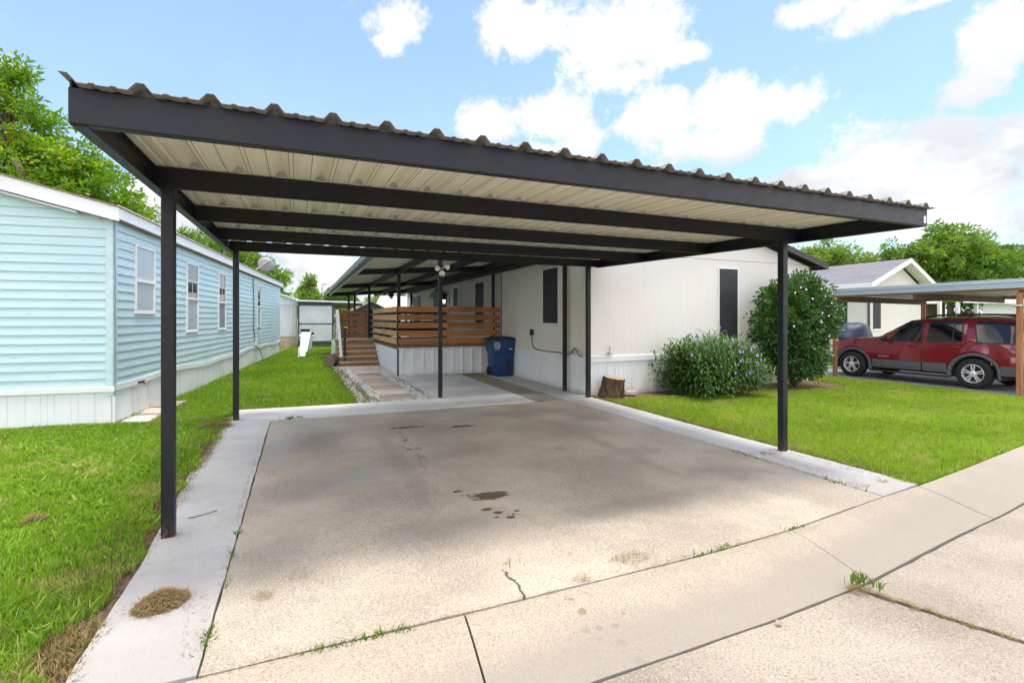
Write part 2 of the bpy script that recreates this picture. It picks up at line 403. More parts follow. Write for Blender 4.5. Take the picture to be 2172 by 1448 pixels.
M['grey_wash'] = simple('grey_wash', (.60, .62, .64), .7, 0, .3, .22, 2.5)
M['white_siding'] = simple('white_siding', (.72, .735, .75), .6, 0, .3, .08)
M['car_glass'] = simple('car_glass', (.006, .007, .010), .03, 0, .55, .1)
def carpaint():
    m = N('red_paint'); fl = m.noise(900, 1)
    c = m.mix(m.ss(fl, .45, .7), (.21, .006, .014), (.27, .012, .022))
    M['red_paint'] = m.done(m.bsdf(c, .32, .25, .5, None, 1.0))
carpaint()
def lampglow(name, c, e):
    m = N(name); b = m.bsdf(c, .4); b.inputs['Emission Color'].default_value = (*c, 1); b.inputs['Emission Strength'].default_value = e; M[name] = m.done(b)
lampglow('lit_glass', (1, .92, .8), 1.2)
M['tail_red'] = simple('tail_red', (.45, .02, .02), .15, 0, .6, .1, 5, coat=1)

# leaves
M['leaf_big'] = leafmat('leaf_big', (.06, .16, .016), (.19, .34, .026), (.50, .48, .02), .86, .45)
M['leaf_mid'] = leafmat('leaf_mid', (.075, .165, .024), (.19, .32, .045), (.36, .40, .05), .92, .42)
M['leaf_light'] = leafmat('leaf_light', (.11, .20, .035), (.24, .36, .07), (.36, .42, .06), .92, .45)
M['leaf_far'] = leafmat('leaf_far', (.07, .145, .035), (.16, .26, .05), (.26, .33, .05), .94, .42)
M['leaf_lance'] = leafmat('leaf_lance', (.034, .095, .022), (.105, .21, .038), (.22, .32, .05), .93, .22, spec=.5)
M['leaf_ovate'] = leafmat('leaf_ovate', (.026, .082, .024), (.09, .185, .036), (.30, .40, .035), .93, .28, rough=.38, spec=.6)
M['stem'] = simple('stem', (.10, .12, .05), .7)
def petal(name, a, b):
    m = N(name); c = m.mix(m.island(), a, b); M[name] = m.done(m.bsdf(c, .6))
petal('purple_petal', (.27, .16, .62), (.38, .24, .72)); petal('pink_petal', (.62, .40, .60), (.74, .54, .72)); petal('magenta_eye', (.35, .03, .14), (.4, .05, .2))
def grassmat(name, a, b, dry):
    m = N(name); r = m.island(); n = m.noise(.55, 3); n2 = m.noise(2.6, 3)
    c = m.mix(m.math('ADD', m.math('MULTIPLY', r, .5), m.math('MULTIPLY', m.ss(n, .3, .7), .5)), a, b)
    c = m.mix(m.math('MULTIPLY', m.ss(n2, .56, .72), .35), c, tuple(x * .55 for x in a))
    n3 = m.noise(13, 3, .6); c = m.mix(m.math('MULTIPLY', m.ss(n3, .52, .68), .5), c, tuple(x * .55 for x in a)); c = m.mix(m.math('MULTIPLY', m.ss(n3, .46, .32), .5), c, (b[0] * 1.25, b[1] * 1.08, b[2] * 1.3))
    c = m.mix(m.math('MULTIPLY', m.ss(m.noise(1.1, 4, .65, m.map((1, 1.6, 1), (7, 3, 0))), .54, .68), .5), c, dry)
    c = m.mix(m.math('MULTIPLY', m.ss(r, .90, .93), .9), c, dry)
    b_ = m.bsdf(c, .55, 0, .25); t = m.n('BsdfTranslucent'); m.put(t.inputs[0], m.hsv(c, .49, 1.05, 1.35))
    mx = m.n('MixShader'); mx.inputs[0].default_value = .45; m.L(b_.outputs[0], mx.inputs[1]); m.L(t.outputs[0], mx.inputs[2])
    M[name] = m.done(mx)
grassmat('grass_left', (.14, .30, .020), (.33, .52, .045), (.52, .46, .17)); grassmat('grass_right', (.20, .35, .028), (.42, .58, .065), (.56, .50, .19))
grassmat('weed', (.09, .18, .02), (.19, .30, .05), (.35, .32, .12))
M['dry_grass'] = leafmat('dry_grass', (.20, .15, .06), (.36, .28, .13), (.16, .2, .04), .8, .2, rough=.9, spec=.05, nscale=3)

# ------------------------------------------------------------------ sky
SUN_EL, SUN_AZ = 77, 140     # azimuth clockwise from +Y
w = bpy.data.worlds.new('World'); sc.world = w; w.use_nodes = True
class W(N):
    def __init__(s, nt):
        s.nt = nt; s.L = nt.links.new; s._tc = None
wt = w.node_tree; wt.nodes.clear(); q = W(wt)
sky = q.n('TexSky', sky_type='NISHITA'); sky.sun_disc = False; sky.sun_elevation = R(SUN_EL); sky.sun_rotation = R(SUN_AZ)
sky.air_density = 1.0; sky.dust_density = 1.2; sky.ozone_density = 1.0
d = q.n('TexCoord').outputs['Generated']; q._tc = d
x, y, z = q.xyz()
az = q.math('ARCTAN2', x, y); el = q.math('ARCSINE', z)
BLOBS = [(0.185,0.526,0.067,0.034),(0.167,0.493,0.031,0.020),(0.441,0.526,0.122,0.046),(0.599,0.501,0.136,0.068),(0.697,0.509,0.074,0.055),(0.617,0.441,0.086,0.030),(0.740,0.468,0.051,0.021),(0.365,0.370,0.071,0.037),(0.483,0.385,0.084,0.044),(0.549,0.346,0.046,0.033),(0.697,0.368,0.087,0.051),(0.806,0.374,0.096,0.049),(0.898,0.367,0.070,0.036),(0.781,0.311,0.106,0.036),(0.962,0.485,0.051,0.022),(1.034,0.462,0.068,0.028),(1.099,0.454,0.051,0.012),(1.177,0.367,0.039,0.053),(1.197,0.389,0.042,0.051),(1.152,0.326,0.041,0.028),(0.927,0.238,0.061,0.023),(1.034,0.259,0.068,0.054),(1.115,0.264,0.060,0.037),(1.163,0.208,0.091,0.059),(1.197,0.245,0.038,0.038),(1.002,0.183,0.163,0.053),(1.147,0.150,0.104,0.055),(-0.375,0.340,0.030,0.018),(-0.211,0.179,0.075,0.045),(-0.153,0.124,0.108,0.055),(0.010,0.100,0.104,0.043),(-0.052,0.064,0.106,0.042),(0.076,0.068,0.076,0.044),(-0.259,0.144,0.093,0.044),(0.422,0.307,0.150,0.034),(0.608,0.284,0.054,0.017)]
best = None
for a, e, ra, re in BLOBS:
    da = q.math('MULTIPLY', q.math('SUBTRACT', az, a), 1 / ra); de = q.math('MULTIPLY', q.math('SUBTRACT', el, e), 1 / re)
    v = q.math('SQRT', q.math('MULTIPLY_ADD', da, da, q.math('MULTIPLY', de, de)))
    best = v if best is None else q.math('SMOOTH_MIN', best, v, .35)
n1 = q.noise(10, 10, .68, dist=.3); n2 = q.noise(38, 8, .72)
edge = q.math('ADD', q.math('MULTIPLY', q.math('SUBTRACT', n1, .5), 2.6), q.math('MULTIPLY', q.math('SUBTRACT', n2, .5), 1.3))
raw = q.math('ADD', best, edge); dens = q.ss(raw, 1.30, .50)
# cloud cover outside the view, made extra bright below as added fill light
nb = q.noise(3.1, 7, .58, q.map((1, 1, 1.8), (3, 1, 0)))
oth = q.math('MULTIPLY', q.ss(nb, .47, .58), q.math('MAXIMUM', q.math('MAXIMUM', q.ss(az, -.62, -.85), q.ss(az, 1.35, 1.6)), q.ss(el, .72, .95)))
wisp = q.math('MULTIPLY', q.ss(q.noise(9, 8, .7, q.map((1, 1, 2.2))), .52, .78), .38)
low = q.ss(el, .17, .02, 0, .5)
dens = q.math('MAXIMUM', q.math('MAXIMUM', dens, oth), q.math('MAXIMUM', wisp, low))
shade = q.ss(q.noise(5, 6, .6, q.map((1, 1, 1.6), (5, 2, 1))), .36, .62)
shade = q.math('MULTIPLY', shade, q.ss(el, .45, .15, .3, .95))
CK = 3.75
ccol = q.mix(shade, (CK, CK, CK * 1.005), (CK * .60, CK * .635, CK * .68))
skyb = q.n('VectorMath', operation='MULTIPLY'); q.L(sky.outputs[0], skyb.inputs[0]); skyb.inputs[1].default_value = (.80, .93, 1.10)
hz = q.math('MAXIMUM', dens, q.ss(el, .95, .25, .05, .14))
ccol = q.mix(q.math('MULTIPLY', oth, .9), ccol, (14.6, 13.2, 11.5))  # out-of-view clouds raised far above the visible ones to fill under the roofs
mixc = q.mix(hz, skyb.outputs[0], ccol)
bg = q.n('Background'); q.L(mixc, bg.inputs[0]); bg.inputs[1].default_value = .145
wo = q.n('OutputWorld'); q.L(bg.outputs[0], wo.inputs[0])
w.cycles.sampling_method = 'MANUAL'; w.cycles.sample_map_resolution = 512

sun = bpy.data.lights.new('Sun', 'SUN'); sun.energy = 1.45; sun.angle = R(11); sun.color = (1, .955, .89)
so = bpy.data.objects.new('Sun', sun); col.objects.link(so)
sd = Vector((math.sin(R(SUN_AZ)) * math.cos(R(SUN_EL)), math.cos(R(SUN_AZ)) * math.cos(R(SUN_EL)), math.sin(R(SUN_EL))))
so.rotation_euler = (-sd).to_track_quat('-Z', 'Y').to_euler(); so.location = (4, -6, 20)

# ------------------------------------------------------------------ camera
cam = bpy.data.cameras.new('Camera'); co = bpy.data.objects.new('Camera', cam); col.objects.link(co); sc.camera = co
co.location = (0, 0, 1.5); co.rotation_euler = (R(90), 0, -.4088)
cam.sensor_width = 36; cam.lens = 36 * 1059 / 2172; cam.shift_y = -48.2 / 2172; cam.clip_end = 1500; cam.clip_start = .05
vs = sc.view_settings; vs.view_transform = 'Standard'; vs.look = 'None'; vs.gamma = 1; vs.use_curve_mapping = False; vs.exposure = 1.13
sc.cycles.max_bounces = 12; sc.cycles.diffuse_bounces = 8; sc.cycles.transparent_max_bounces = 8; sc.cycles.sample_clamp_indirect = 10
try: sc.cycles.use_denoising = True; sc.cycles.denoising_prefilter = "FAST"
except Exception: pass
# ------------------------------------------------------------------ ground, street, slabs
mb = MB()
xs = [-300, -60, -20, -5, -1.3158, 0, .8, 2.4, 3.25, 4.71, 5.35, 6.5789, 8.18, 11, 14, 20, 30, 60, 300]
rows = [[(X, yc(X) + .02, -.7) for X in xs], [(X, yc(X) + .021, G(X, yc(X)) - .035) for X in xs]]
for Y in (70, 120, 400):
    rows.append([(X, max(Y, yc(X) + 5), G(X, Y) - .035) for X in xs])
mb.sheet(rows); struct(mb, 'ground', M['soil'], recalc=False)
mb = MB(); mb.sheet([[(-400, -400, -.35), (400, -400, -.35)], [(-400, 60, -.35), (400, 60, -.35)]]); struct(mb, 'roadbed', M['dirt'], recalc=False)

def rough_poly(poly, step=.12, amp=.004, keep=()):
    out = []
    for i, (a, b) in enumerate(zip(poly, poly[1:] + poly[:1])):
        L = math.dist(a, b); n = max(1, int(L / step)) if i not in keep and L < 30 else 1
        for k in range(n):
            t = k / n; j = amp if (k and i not in keep) else 0
            out.append((a[0] + (b[0] - a[0]) * t + random.uniform(-j, j), a[1] + (b[1] - a[1]) * t + random.uniform(-j, j)))
    return out
def slab(mb, poly, dz=0, th=.12, amp=.004, mi=0, zf=None, step=.12):
    p = rough_poly(poly, step, amp); zf = zf or (lambda x, y: G(x, y) + dz)
    n = len(p)
    mb.add([(x, y, zf(x, y)) for x, y in p] + [(x, y, zf(x, y) - th) for x, y in p], [list(range(n))] + [[i, i + n, (i + 1) % n + n, (i + 1) % n] for i in range(n)], mi)

mb = MB(); slab(mb, [(-.375, 2.45), (.8, 2.455), (2.4, 2.475), (3.25, 2.525), (4.71, 2.70), (4.655, 8.22), (2.2, 8.14), (-.33, 8.03)], .0); struct(mb, 'driveway', M['pad_concrete'])
# pale concrete border strips and the patio slab
mb = MB()
slab(mb, [(-.87, 2.45), (-.384, 2.45), (-.341, 8.045), (-.347, 8.17), (-.91, 8.30), (-.93, 5.6), (-.86, 3.6)], .006, amp=.005); struct(mb, 'concrete_border', M['pale_concrete'])
mb = MB()
slab(mb, [(-.87, 8.31), (-.345, 8.18), (-.345, 8.045), (2.2, 8.155), (4.02, 8.225), (4.07, 12.95), (2.47, 13.1), (2.33, 9.12), (-.83, 9.12)], .012, amp=.006); struct(mb, 'patio', M['patio_concrete'])
mb = MB()
slab(mb, [(4.675, 2.69), (5.33, 2.77), (5.27, 5.6), (5.29, 12.95), (4.72, 12.95), (4.668, 8.22)], .006, amp=.008); struct(mb, 'concrete_border', M['pale_concrete'])
mb = MB(); slab(mb, [(4.035, 8.235), (4.652, 8.235), (4.70, 12.95), (4.085, 12.95)], -.004, amp=.008); struct(mb, 'walkway', M['brown_concrete'])

# rolled curb, in cast lengths with open joints
prof = [(.0, .0), (.10, -.006), (.24, -.026), (.38, -.052), (.50, -.072), (.575, -.080)]
joints = [-60, -12, -8, -5.2, -2.3, .79, 3.30, 5.27, 8.2, 11.2, 14.3, 17.5, 30, 80]
mb = MB()
for a, b in zip(joints, joints[1:]):
    g = .004 if b - a < 6 else 0
    if abs(a - 3.30) < .1: a_off = .0015
    else: a_off = g * 1.7
    n = max(2, int((b - a) / .3)); n = min(n, 40)
    rws = []
    for dd, dz in prof:
        r = []
        for k in range(n + 1):
            X = a + a_off + (b - a - g - a_off) * k / n
            slant = -.10 * dd if abs(X) < 9 else 0
            j = random.uniform(-.003, .003) if 0 < k < n and dd in (0, .575) else 0
            r.append((X + slant, yc(X) - dd * .985 + .005 + j, G(X, yc(X)) + dz))
        rws.append(r)
    top = rws; bot = [[(x, y, z - .2) for x, y, z in r] for r in rws]
    mb.sheet(top); mb.sheet([top[0], bot[0]]); mb.sheet([bot[-1], top[-1]])
    mb.add([r[0] for r in top] + [r[0] for r in bot[::-1]], [list(range(2 * len(prof)))]); mb.add([r[-1] for r in top] + [r[-1] for r in bot[::-1]], [list(range(2 * len(prof)))])
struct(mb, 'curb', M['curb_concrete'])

def zs(x, y):
    return G(x, 2.5) - .080 + min(.05, max(0, yc(x) - .6 - y) * .02)
mb = MB()
def edge(x0, x1, n): return [(x0 + (x1 - x0) * k / n, yc(x0 + (x1 - x0) * k / n) - .578) for k in range(n + 1)]
def street_slab(x0, x1, xb0, xb1, n):
    e = edge(x0, x1, n)
    for (a, b) in zip(e, e[1:]):
        pass
    poly = e + [(xb1, -3.2), (xb0, -3.2)]
    # strips keep the cambered top smooth
    m = len(e)
    R_ = []
    for t in (0, .15, .4, 1):
        R_.append([(p[0] + ((xb0 + (xb1 - xb0) * i / (m - 1)) - p[0]) * t + (random.uniform(-.004, .004) if t == 0 and 0 < i < m - 1 else 0),
                    p[1] + (-3.2 - p[1]) * t + (random.uniform(-.004, .004) if t == 0 else 0)) for i, p in enumerate(e)])
    R3 = [[(x, y, zs(x, y)) for x, y in r] for r in R_]
    mb.sheet(R3)
    mb.sheet([R3[0], [(x, y, z - .15) for x, y, z in R3[0]]])
    for j in (0, -1):
        s = [r[j] for r in R3]; mb.sheet([s, [(x, y, z - .15) for x, y, z in s]])
street_slab(-60, -1.4, -60, -.9, 60); street_slab(-1.385, 3.045, -.885, 4.88, 24); street_slab(3.085, 7.1, 4.93, 7.9, 24); street_slab(7.115, 60, 7.92, 60, 60)
mb.sheet([[(-400, -3.22, -.04), (400, -3.22, -.04)], [(-400, -400, -.04), (400, -400, -.04)]])
struct(mb, 'street', M['street_concrete'], recalc=False)

# neighbour's parking slab
mb = MB(); slab(mb, [(12.95, yc(12.95) + .05), (18.6, yc(18.6) + .05), (18.6, 10.6), (12.95, 10.6)], .004, step=.3); struct(mb, 'parking_slab', M['drive_concrete'])
mb = MB(); slab(mb, [(10.2, 11.0), (12.94, 11.0), (12.94, 11.6), (10.2, 11.6)], .002, step=.3); struct(mb, 'path', M['grey_concrete'])

# gravel bed beside the deck
mb = MB(); slab(mb, [(1.06, 9.14), (2.32, 9.14), (2.44, 13.1), (2.44, 16.4), (1.12, 16.5), (1.0, 14), (1.08, 11.5)], -.012, .05, .03); struct(mb, 'gravel_bed', M['gravel'])
n = 6500
px = rng.uniform(1.02, 2.44, n); py = 9.15 + (16.3 - 9.15) * rng.random(n) ** 1.3
keep = (px < 2.33 + .11 * np.clip((py - 9.1) / 4, 0, 1)); px, py = px[keep], py[keep]; n = len(px)
s = rng.uniform(.012, .030, n)
oct_ = np.array([(1, 0, 0), (-1, 0, 0), (0, 1, 0), (0, -1, 0), (0, 0, 1), (0, 0, -1)], float) ; of = np.array([(0, 2, 4), (2, 1, 4), (1, 3, 4), (3, 0, 4), (2, 0, 5), (1, 2, 5), (3, 1, 5), (0, 3, 5)])
V = oct_[None] * (s[:, None, None] * rng.uniform(.7, 1.2, (n, 6, 1))) * np.array([1, 1, .65])
V += np.stack([px, py, Gv(px, py) + .0], 1)[:, None]
o = mesh_np('gravel_stones', V.reshape(-1, 3), (of[None] + 6 * np.arange(n)[:, None, None]).reshape(-1, 3), M['pebble']); o['kind'] = 'stuff'

# bare planting bed along the house front
mb = MB(); slab(mb, [(5.36, 7.85), (6.0, 7.65), (7.2, 7.5), (8.6, 7.4), (9.6, 7.3), (10.6, 7.0), (11.5, 7.25), (12.0, 7.7), (12.2, 8.6), (5.36, 8.6)], -.008, .05, .05); struct(mb, 'planting_bed', M['dirt'])
mb = MB(); slab(mb, [(-.96, 1.95 + .6), (-.87, 2.5), (-.87, 3.7), (-.95, 5.4), (-.93, 8.3), (-.99, 8.3), (-1.02, 5.6), (-.96, 4.3), (-.96, 3.3)], -.022, .04, .02); struct(mb, 'bare_edge', M['dirt'])

# ------------------------------------------------------------------ grass
def grass(name, pts, hmin, hmax, wmul, mat, two=True, lean=.6):
    x, y = pts; n = len(x)
    D = np.sqrt(x * x + y * y)
    wd = .0030 * np.maximum(1, D / 3.2) * wmul * rng.uniform(.6, 1.5, n)
    h = rng.uniform(hmin, hmax, n) * (1 + .3 * np.sin(x * 2.1 + 1.3 * np.sin(y * 1.7)))
    a = rng.uniform(0, 2 * np.pi, n); b = rng.uniform(0, 2 * np.pi, n); l = rng.uniform(.1, lean * 1.6, n) * h
    dx, dy = np.cos(a) * wd, np.sin(a) * wd; lx, ly = np.cos(b) * l, np.sin(b) * l
    z = Gv(x, y) - .03
    P = lambda fx, k, fz: np.stack([x + dx * k + lx * fx, y + dy * k + ly * fx, z + .0 + (h + .03) * fz], 1)
    if two:
        V = np.stack([P(0, 1, 0), P(0, -1, 0), P(.35, -.85, .6), P(.35, .85, .6), P(1, 0, .95)], 1).reshape(-1, 3)
        i = 5 * np.arange(n)[:, None]
        F = [np.concatenate([i, i + 1, i + 2, i + 3], 1), np.concatenate([i + 3, i + 2, i + 4], 1)]
    else:
        V = np.stack([P(0, 1, 0), P(0, -1, 0), P(.8, 0, 1)], 1).reshape(-1, 3); i = 3 * np.arange(n)[:, None]; F = [np.concatenate([i, i + 1, i + 2], 1)]
    o = mesh_np(name, V, F, mat); o['kind'] = 'stuff'; return o
def scatter(n, x0, x1, y0, y1, ok, power=0):
    x = rng.uniform(x0, x1, n); y = y0 + (y1 - y0) * (rng.random(n) ** (1 + power))
    k = ok(x, y); return x[k], y[k]
def wobble(x, y, s=1.): return .05 * np.sin(x * 5.1 * s + y * 3.3 * s) + .04 * np.sin(y * 9.7 * s + 2) + .03 * np.sin(x * 13 * s - y * 7 * s)
def patch(x, y, t):  # thin places
    return np.sin(x * 2.3 + 1.1 * np.sin(y * 1.9 + .5)) * np.sin(y * 2.7 + 1.3 * np.sin(x * 1.4)) + rng.normal(0, .5, len(x)) < t
TH = math.atan2(.109, .994); P0 = (-2.32, 8.56)
def bl(x, y):   # s along the blue home's side, o outward from it
    dx, dy = x - P0[0], y - P0[1]
    return dx * math.sin(TH) + dy * math.cos(TH), dx * math.cos(TH) - dy * math.sin(TH)
def ok_left(x, y):
    s, o_ = bl(x, y)
    house = (s > -.03) & (o_ < .02) & (o_ > -4.6)
    edge_ = -.95 + wobble(x, y)
    e2 = np.where(y < 3.7, -.955 + 1.2 * wobble(x, y), edge_)
    front = (y > ycv(x) + .06) & (y < 9.12) & (x < e2)
    back = (y >= 9.12) & (y < 28) & (x < np.where(y < 16.6, 1.02 + wobble(x, y), 6))
    back &= ~((x > 1.1) & (y > 16) & (y < 19.2)); back &= ~((x > 2.4) & (y > 12))
    path = (o_ > .05) & (o_ < .4) & (s > 0) & (s < 1.9)
    return (front | back) & ~house & ~path & patch(x, y, 1.15)
def ok_right(x, y):
    e = np.interp(x, [5.3, 6, 7.2, 8.6, 9.6, 10.6, 11.5, 12], [7.95, 7.75, 7.6, 7.5, 7.4, 7.1, 7.35, 7.9]) + wobble(x, y) * 2 + rng.normal(0, .05, len(x))
    left = x > 5.33 + .5 * wobble(x, y)
    a = left & (y > ycv(x) + .03) & (y < e) & (x < 12.95)
    b = (x > 11.9) & (x < 12.95) & (y < 11)
    c = (x > 8) & (x < 13) & (y > 10.9) & (y < 20)
    return (a | b) & (y > ycv(x) + .03) & patch(x, y, 1.5)
GRASS_Q = 1.0
grass('lawn_grass', scatter(int(330000 * GRASS_Q), -5.2, -.85, 2.4, 9.2, ok_left, .25), .02, .062, 1.15, M['grass_left'])
x, y = scatter(int(150000 * GRASS_Q), -2.6, 6, 9.1, 28, ok_left, .9)
grass('lawn_grass', (x, y), .025, .06, 1.0, M['grass_left'], False)
x, y = scatter(int(330000 * GRASS_Q), 5.2, 13, 2.7, 9.0, ok_right, .15)
grass('lawn_grass', (x, y), .02, .06, 1.0, M['grass_right'], False)
# yellowed blades along bare edges
def dry_l(x, y): return (x < -.86) & (y > ycv(x) + .03)
x, y = scatter(60000, -1.5, -.82, 2.45, 8.4, lambda x, y: x < -.835); k = np.abs(x + 1.04 - np.where(y < 3.6, -.1, 0)) < .17 * rng.random(len(x)) + .07 + np.where(y < 3.1, .12, 0)
grass('dry_lawn_grass', (x[k], y[k]), .008, .035, 1.1, M['dry_grass'], True, 1.6)
def dry_r(x, y): return (x > 5.29) & (y > ycv(x) + .0)
x, y = scatter(9000, 5.29, 5.5, 2.8, 8.0, dry_r)
grass('dry_lawn_grass', (x, y), .008, .035, 1.0, M['dry_grass'], False, 1.6)
x, y = scatter(9000, 5.4, 12.2, 6.9, 8.5, lambda x, y: rng.random(len(x)) < .8)
grass('dry_lawn_grass', (x, y), .004, .02, 1.3, M['dry_grass'], False, 3.0)
x, y = scatter(2200, .95, 1.25, 9.1, 16, lambda x, y: rng.random(len(x)) < .9)
grass('dry_lawn_grass', (x, y), .01, .04, 1.1, M['dry_grass'], False, 1.2)
# weeds in the joints
W_ = []
def tuft(cx, cy, n, rad, ang=0, lx=1, ly=1):
    W_.append((cx + rng.normal(0, rad * lx, n), cy + rng.normal(0, rad * ly, n)))
for t in [(-.385, 2.72, 120, .03, 0, .5, 2.2), (-.38, 3.95, 30, .014, 0, .5, 2), (-.38, 3.6, 30, .014, 0, .5, 2), (-.36, 3.25, 26, .01, 0, .5, 8), (.35, 2.435, 90, .05, 0, 2, .22), (.12, 2.43, 50, .03, 0, 2, .3), (3.36, 2.53, 34, .05, 0, 1.6, .3), (2.67, 2.50, 26, .04, 0, 1.5, .3), (2.45, 2.48, 40, .05, 0, 2, .2),
          (3.05, 1.90, 46, .028, 0, 1.3, .6), (3.09, 1.82, 14, .012, 0, 1, 2), (1.19, 2.83, 9, .03, 0, 1, .6), (4.665, 4.14, 50, .05, 0, .4, 2), (4.67, 3.14, 30, .05, 0, .4, 2), (-.03, 8.09, 70, .06, 0, 1.3, .6), (4.2, 8.23, 30, .06, 0, 2, .3),
          (1.5, 9.2, 160, .06, 0, 6, .6), (2.36, 10, 200, .05, 0, .6, 12), (1.25, 11, 260, .05, 0, .7, 20), (2.3, 12.2, 60, .05, 0, .8, 6), (5.55, 8.1, 120, .09, 0, 1.3, .8), (5.36, 8.35, 60, .04, 0, 1, 3)]:
    tuft(*t)
x = np.concatenate([a for a, b in W_]); y = np.concatenate([b for a, b in W_])
def weed_mesh(name, x, y, mat, h0, h1, zf):
    o = grass(name, (x, y), h0, h1, 1.3, mat, True, 1.0)
    return o
weed_mesh('joint_weeds', x, y, M['weed'], .012, .042, None)
# crumbs of dry clippings on the concrete
def crumbs(name, lst, mat, ln=(.01, .04), wd=.0016):
    xs_, ys_ = [], []
    for cx, cy, rx, ry, n in lst:
        a = rng.uniform(0, 6.283, n); r_ = np.sqrt(rng.random(n)); xs_.append(cx + rx * r_ * np.cos(a) * rng.uniform(.6, 1.1, n)); ys_.append(cy + ry * r_ * np.sin(a))
    x = np.concatenate(xs_); y = np.concatenate(ys_); n = len(x)
    a = rng.uniform(0, 6.283, n); L = rng.uniform(*ln, n); wdd = wd * np.maximum(1, np.hypot(x, y) / 3)
    z0 = Gv(x, y) + .008 + np.where(y < ycv(x) - .03, -np.clip((ycv(x) - y) * .15, 0, .075), 0) + rng.uniform(0, .012, n)
    ux, uy = np.cos(a), np.sin(a)
    V = np.stack([np.stack([x - uy * wdd, y + ux * wdd, z0], 1), np.stack([x + uy * wdd, y - ux * wdd, z0], 1), np.stack([x + ux * L, y + uy * L, z0 + rng.uniform(0, .012, n)], 1)], 1).reshape(-1, 3)
    o = mesh_np(name, V, np.arange(3 * n).reshape(-1, 3), mat); o['kind'] = 'stuff'; return o
crumbs('dry_clippings', [(1.95, 2.60, .16, .07, 220), (1.53, 2.5, .06, .04, 60), (-.16, 3.01, .06, .05, 70), (.03, 3.17, .1, .05, 50), (.3, 3.0, .5, .4, 40), (4.94, 4.03, .16, .1, 160), (4.85, 3.6, .12, .3, 60), (4.75, 2.95, .1, .1, 70), (5.2, 3.6, .08, .6, 140), (5.1, 2.95, .08, .05, 40), (4.66, 3.7, .02, .8, 160), (2.82, 5.1, .1, .06, 60), (2.4, 4.2, 1.2, .8, 60), (-.6, 3.6, .2, .7, 24), (-.62, 3.12, .2, .15, 160), (-.45, 2.9, .06, .3, 40),
                         (3.05, 1.89, .10, .06, 200), (3.10, 1.78, .025, .06, 120), (3.14, 1.68, .025, .06, 100), (3.18, 1.57, .02, .06, 90), (3.22, 1.46, .02, .06, 90), (3.27, 1.33, .02, .06, 60), (3.32, 1.2, .02, .06, 60), (.5, 2.44, 1.2, .015, 160), (2.6, 2.48, 1.2, .02, 140), (-.4, 5, .012, 2.6, 160), (1.5, 3.2, 1.4, .6, 60)], M['dry_grass'])
# coarse runners among the finer blades near the drive
x, y = scatter(26000, -3.6, -.85, 2.4, 7.5, lambda x, y: ok_left(x, y) & (np.sin(x * 3.1 + y * 2.2) + np.sin(y * 4.1 - x) + rng.normal(0, .8, len(x)) > .1), .2)
grass('coarse_lawn_grass', (x, y), .025, .075, 2.3, M['grass_left'], True, 1.3)
# ------------------------------------------------------------------ the carport
BM = M['black_metal']
def RB(x, y): return 2.385 + .0029 * x + .0229 * (y - 4.077)   # underside of the beams
def slope_bar(mb, x0, x1, y0, y1, dz0, dz1, zf):
    mb.hexa([(x0, y0, zf(x0, y0) + dz0), (x1, y0, zf(x1, y0) + dz0), (x1, y1, zf(x1, y1) + dz0), (x0, y1, zf(x0, y1) + dz0),
             (x0, y0, zf(x0, y0) + dz1), (x1, y0, zf(x1, y0) + dz1), (x1, y1, zf(x1, y1) + dz1), (x0, y1, zf(x0, y1) + dz1)])
cp = thing('carport', 'black steel carport with ribbed metal roof over the empty driveway', 'carport', (2.2, 4.08, 0))
mb = MB(); slope_bar(mb, -.91, 5.46, 2.76, 2.772, 0, .158, RB); slope_bar(mb, -.91, 5.46, 2.772, 2.825, 0, .012, RB); slope_bar(mb, -.91, 5.46, 2.772, 2.825, .146, .158, RB)
fb = mb.build('front_beam', BM, cp, .004)
mb = MB(); mb.box(5.40, 5.432, 2.756, 2.7605, 2.395, 2.462); mb.build('sticker', M['white_paint'], fb)
for x0, x1 in ((-.91, -.845), (5.395, 5.46)):
    mb = MB(); i0, i1 = (x0, x0 + .012) if x0 < 0 else (x1 - .012, x1)
    slope_bar(mb, i0, i1, 2.776, 8.33, .002, .192 if x0 < 0 else .156, RB); slope_bar(mb, x0, x1, 2.776, 8.33, -.004, .008, RB)
    mb.build('side_beam', BM, cp, .003)
for y in (4.077, 5.5, 6.93, 8.29):
    mb = MB(); slope_bar(mb, -.895, 5.445, y - .035, y - .023, .004, .15, RB); slope_bar(mb, -.84, 5.39, y - .035, y + .025, .009, .018, RB)
    mb.build('cross_beam', BM, cp, .003)
for x, y in ((-.80, 4.08), (5.20, 4.08), (-.80, 8.29), (5.20, 8.29)):
    mb = MB(); mb.box(x - .0385, x + .0385, y - .0385, y + .0385, G(x, y) - .02, RB(x, y) + .02)
    p = mb.build('post', BM, cp, .006, seg=2)
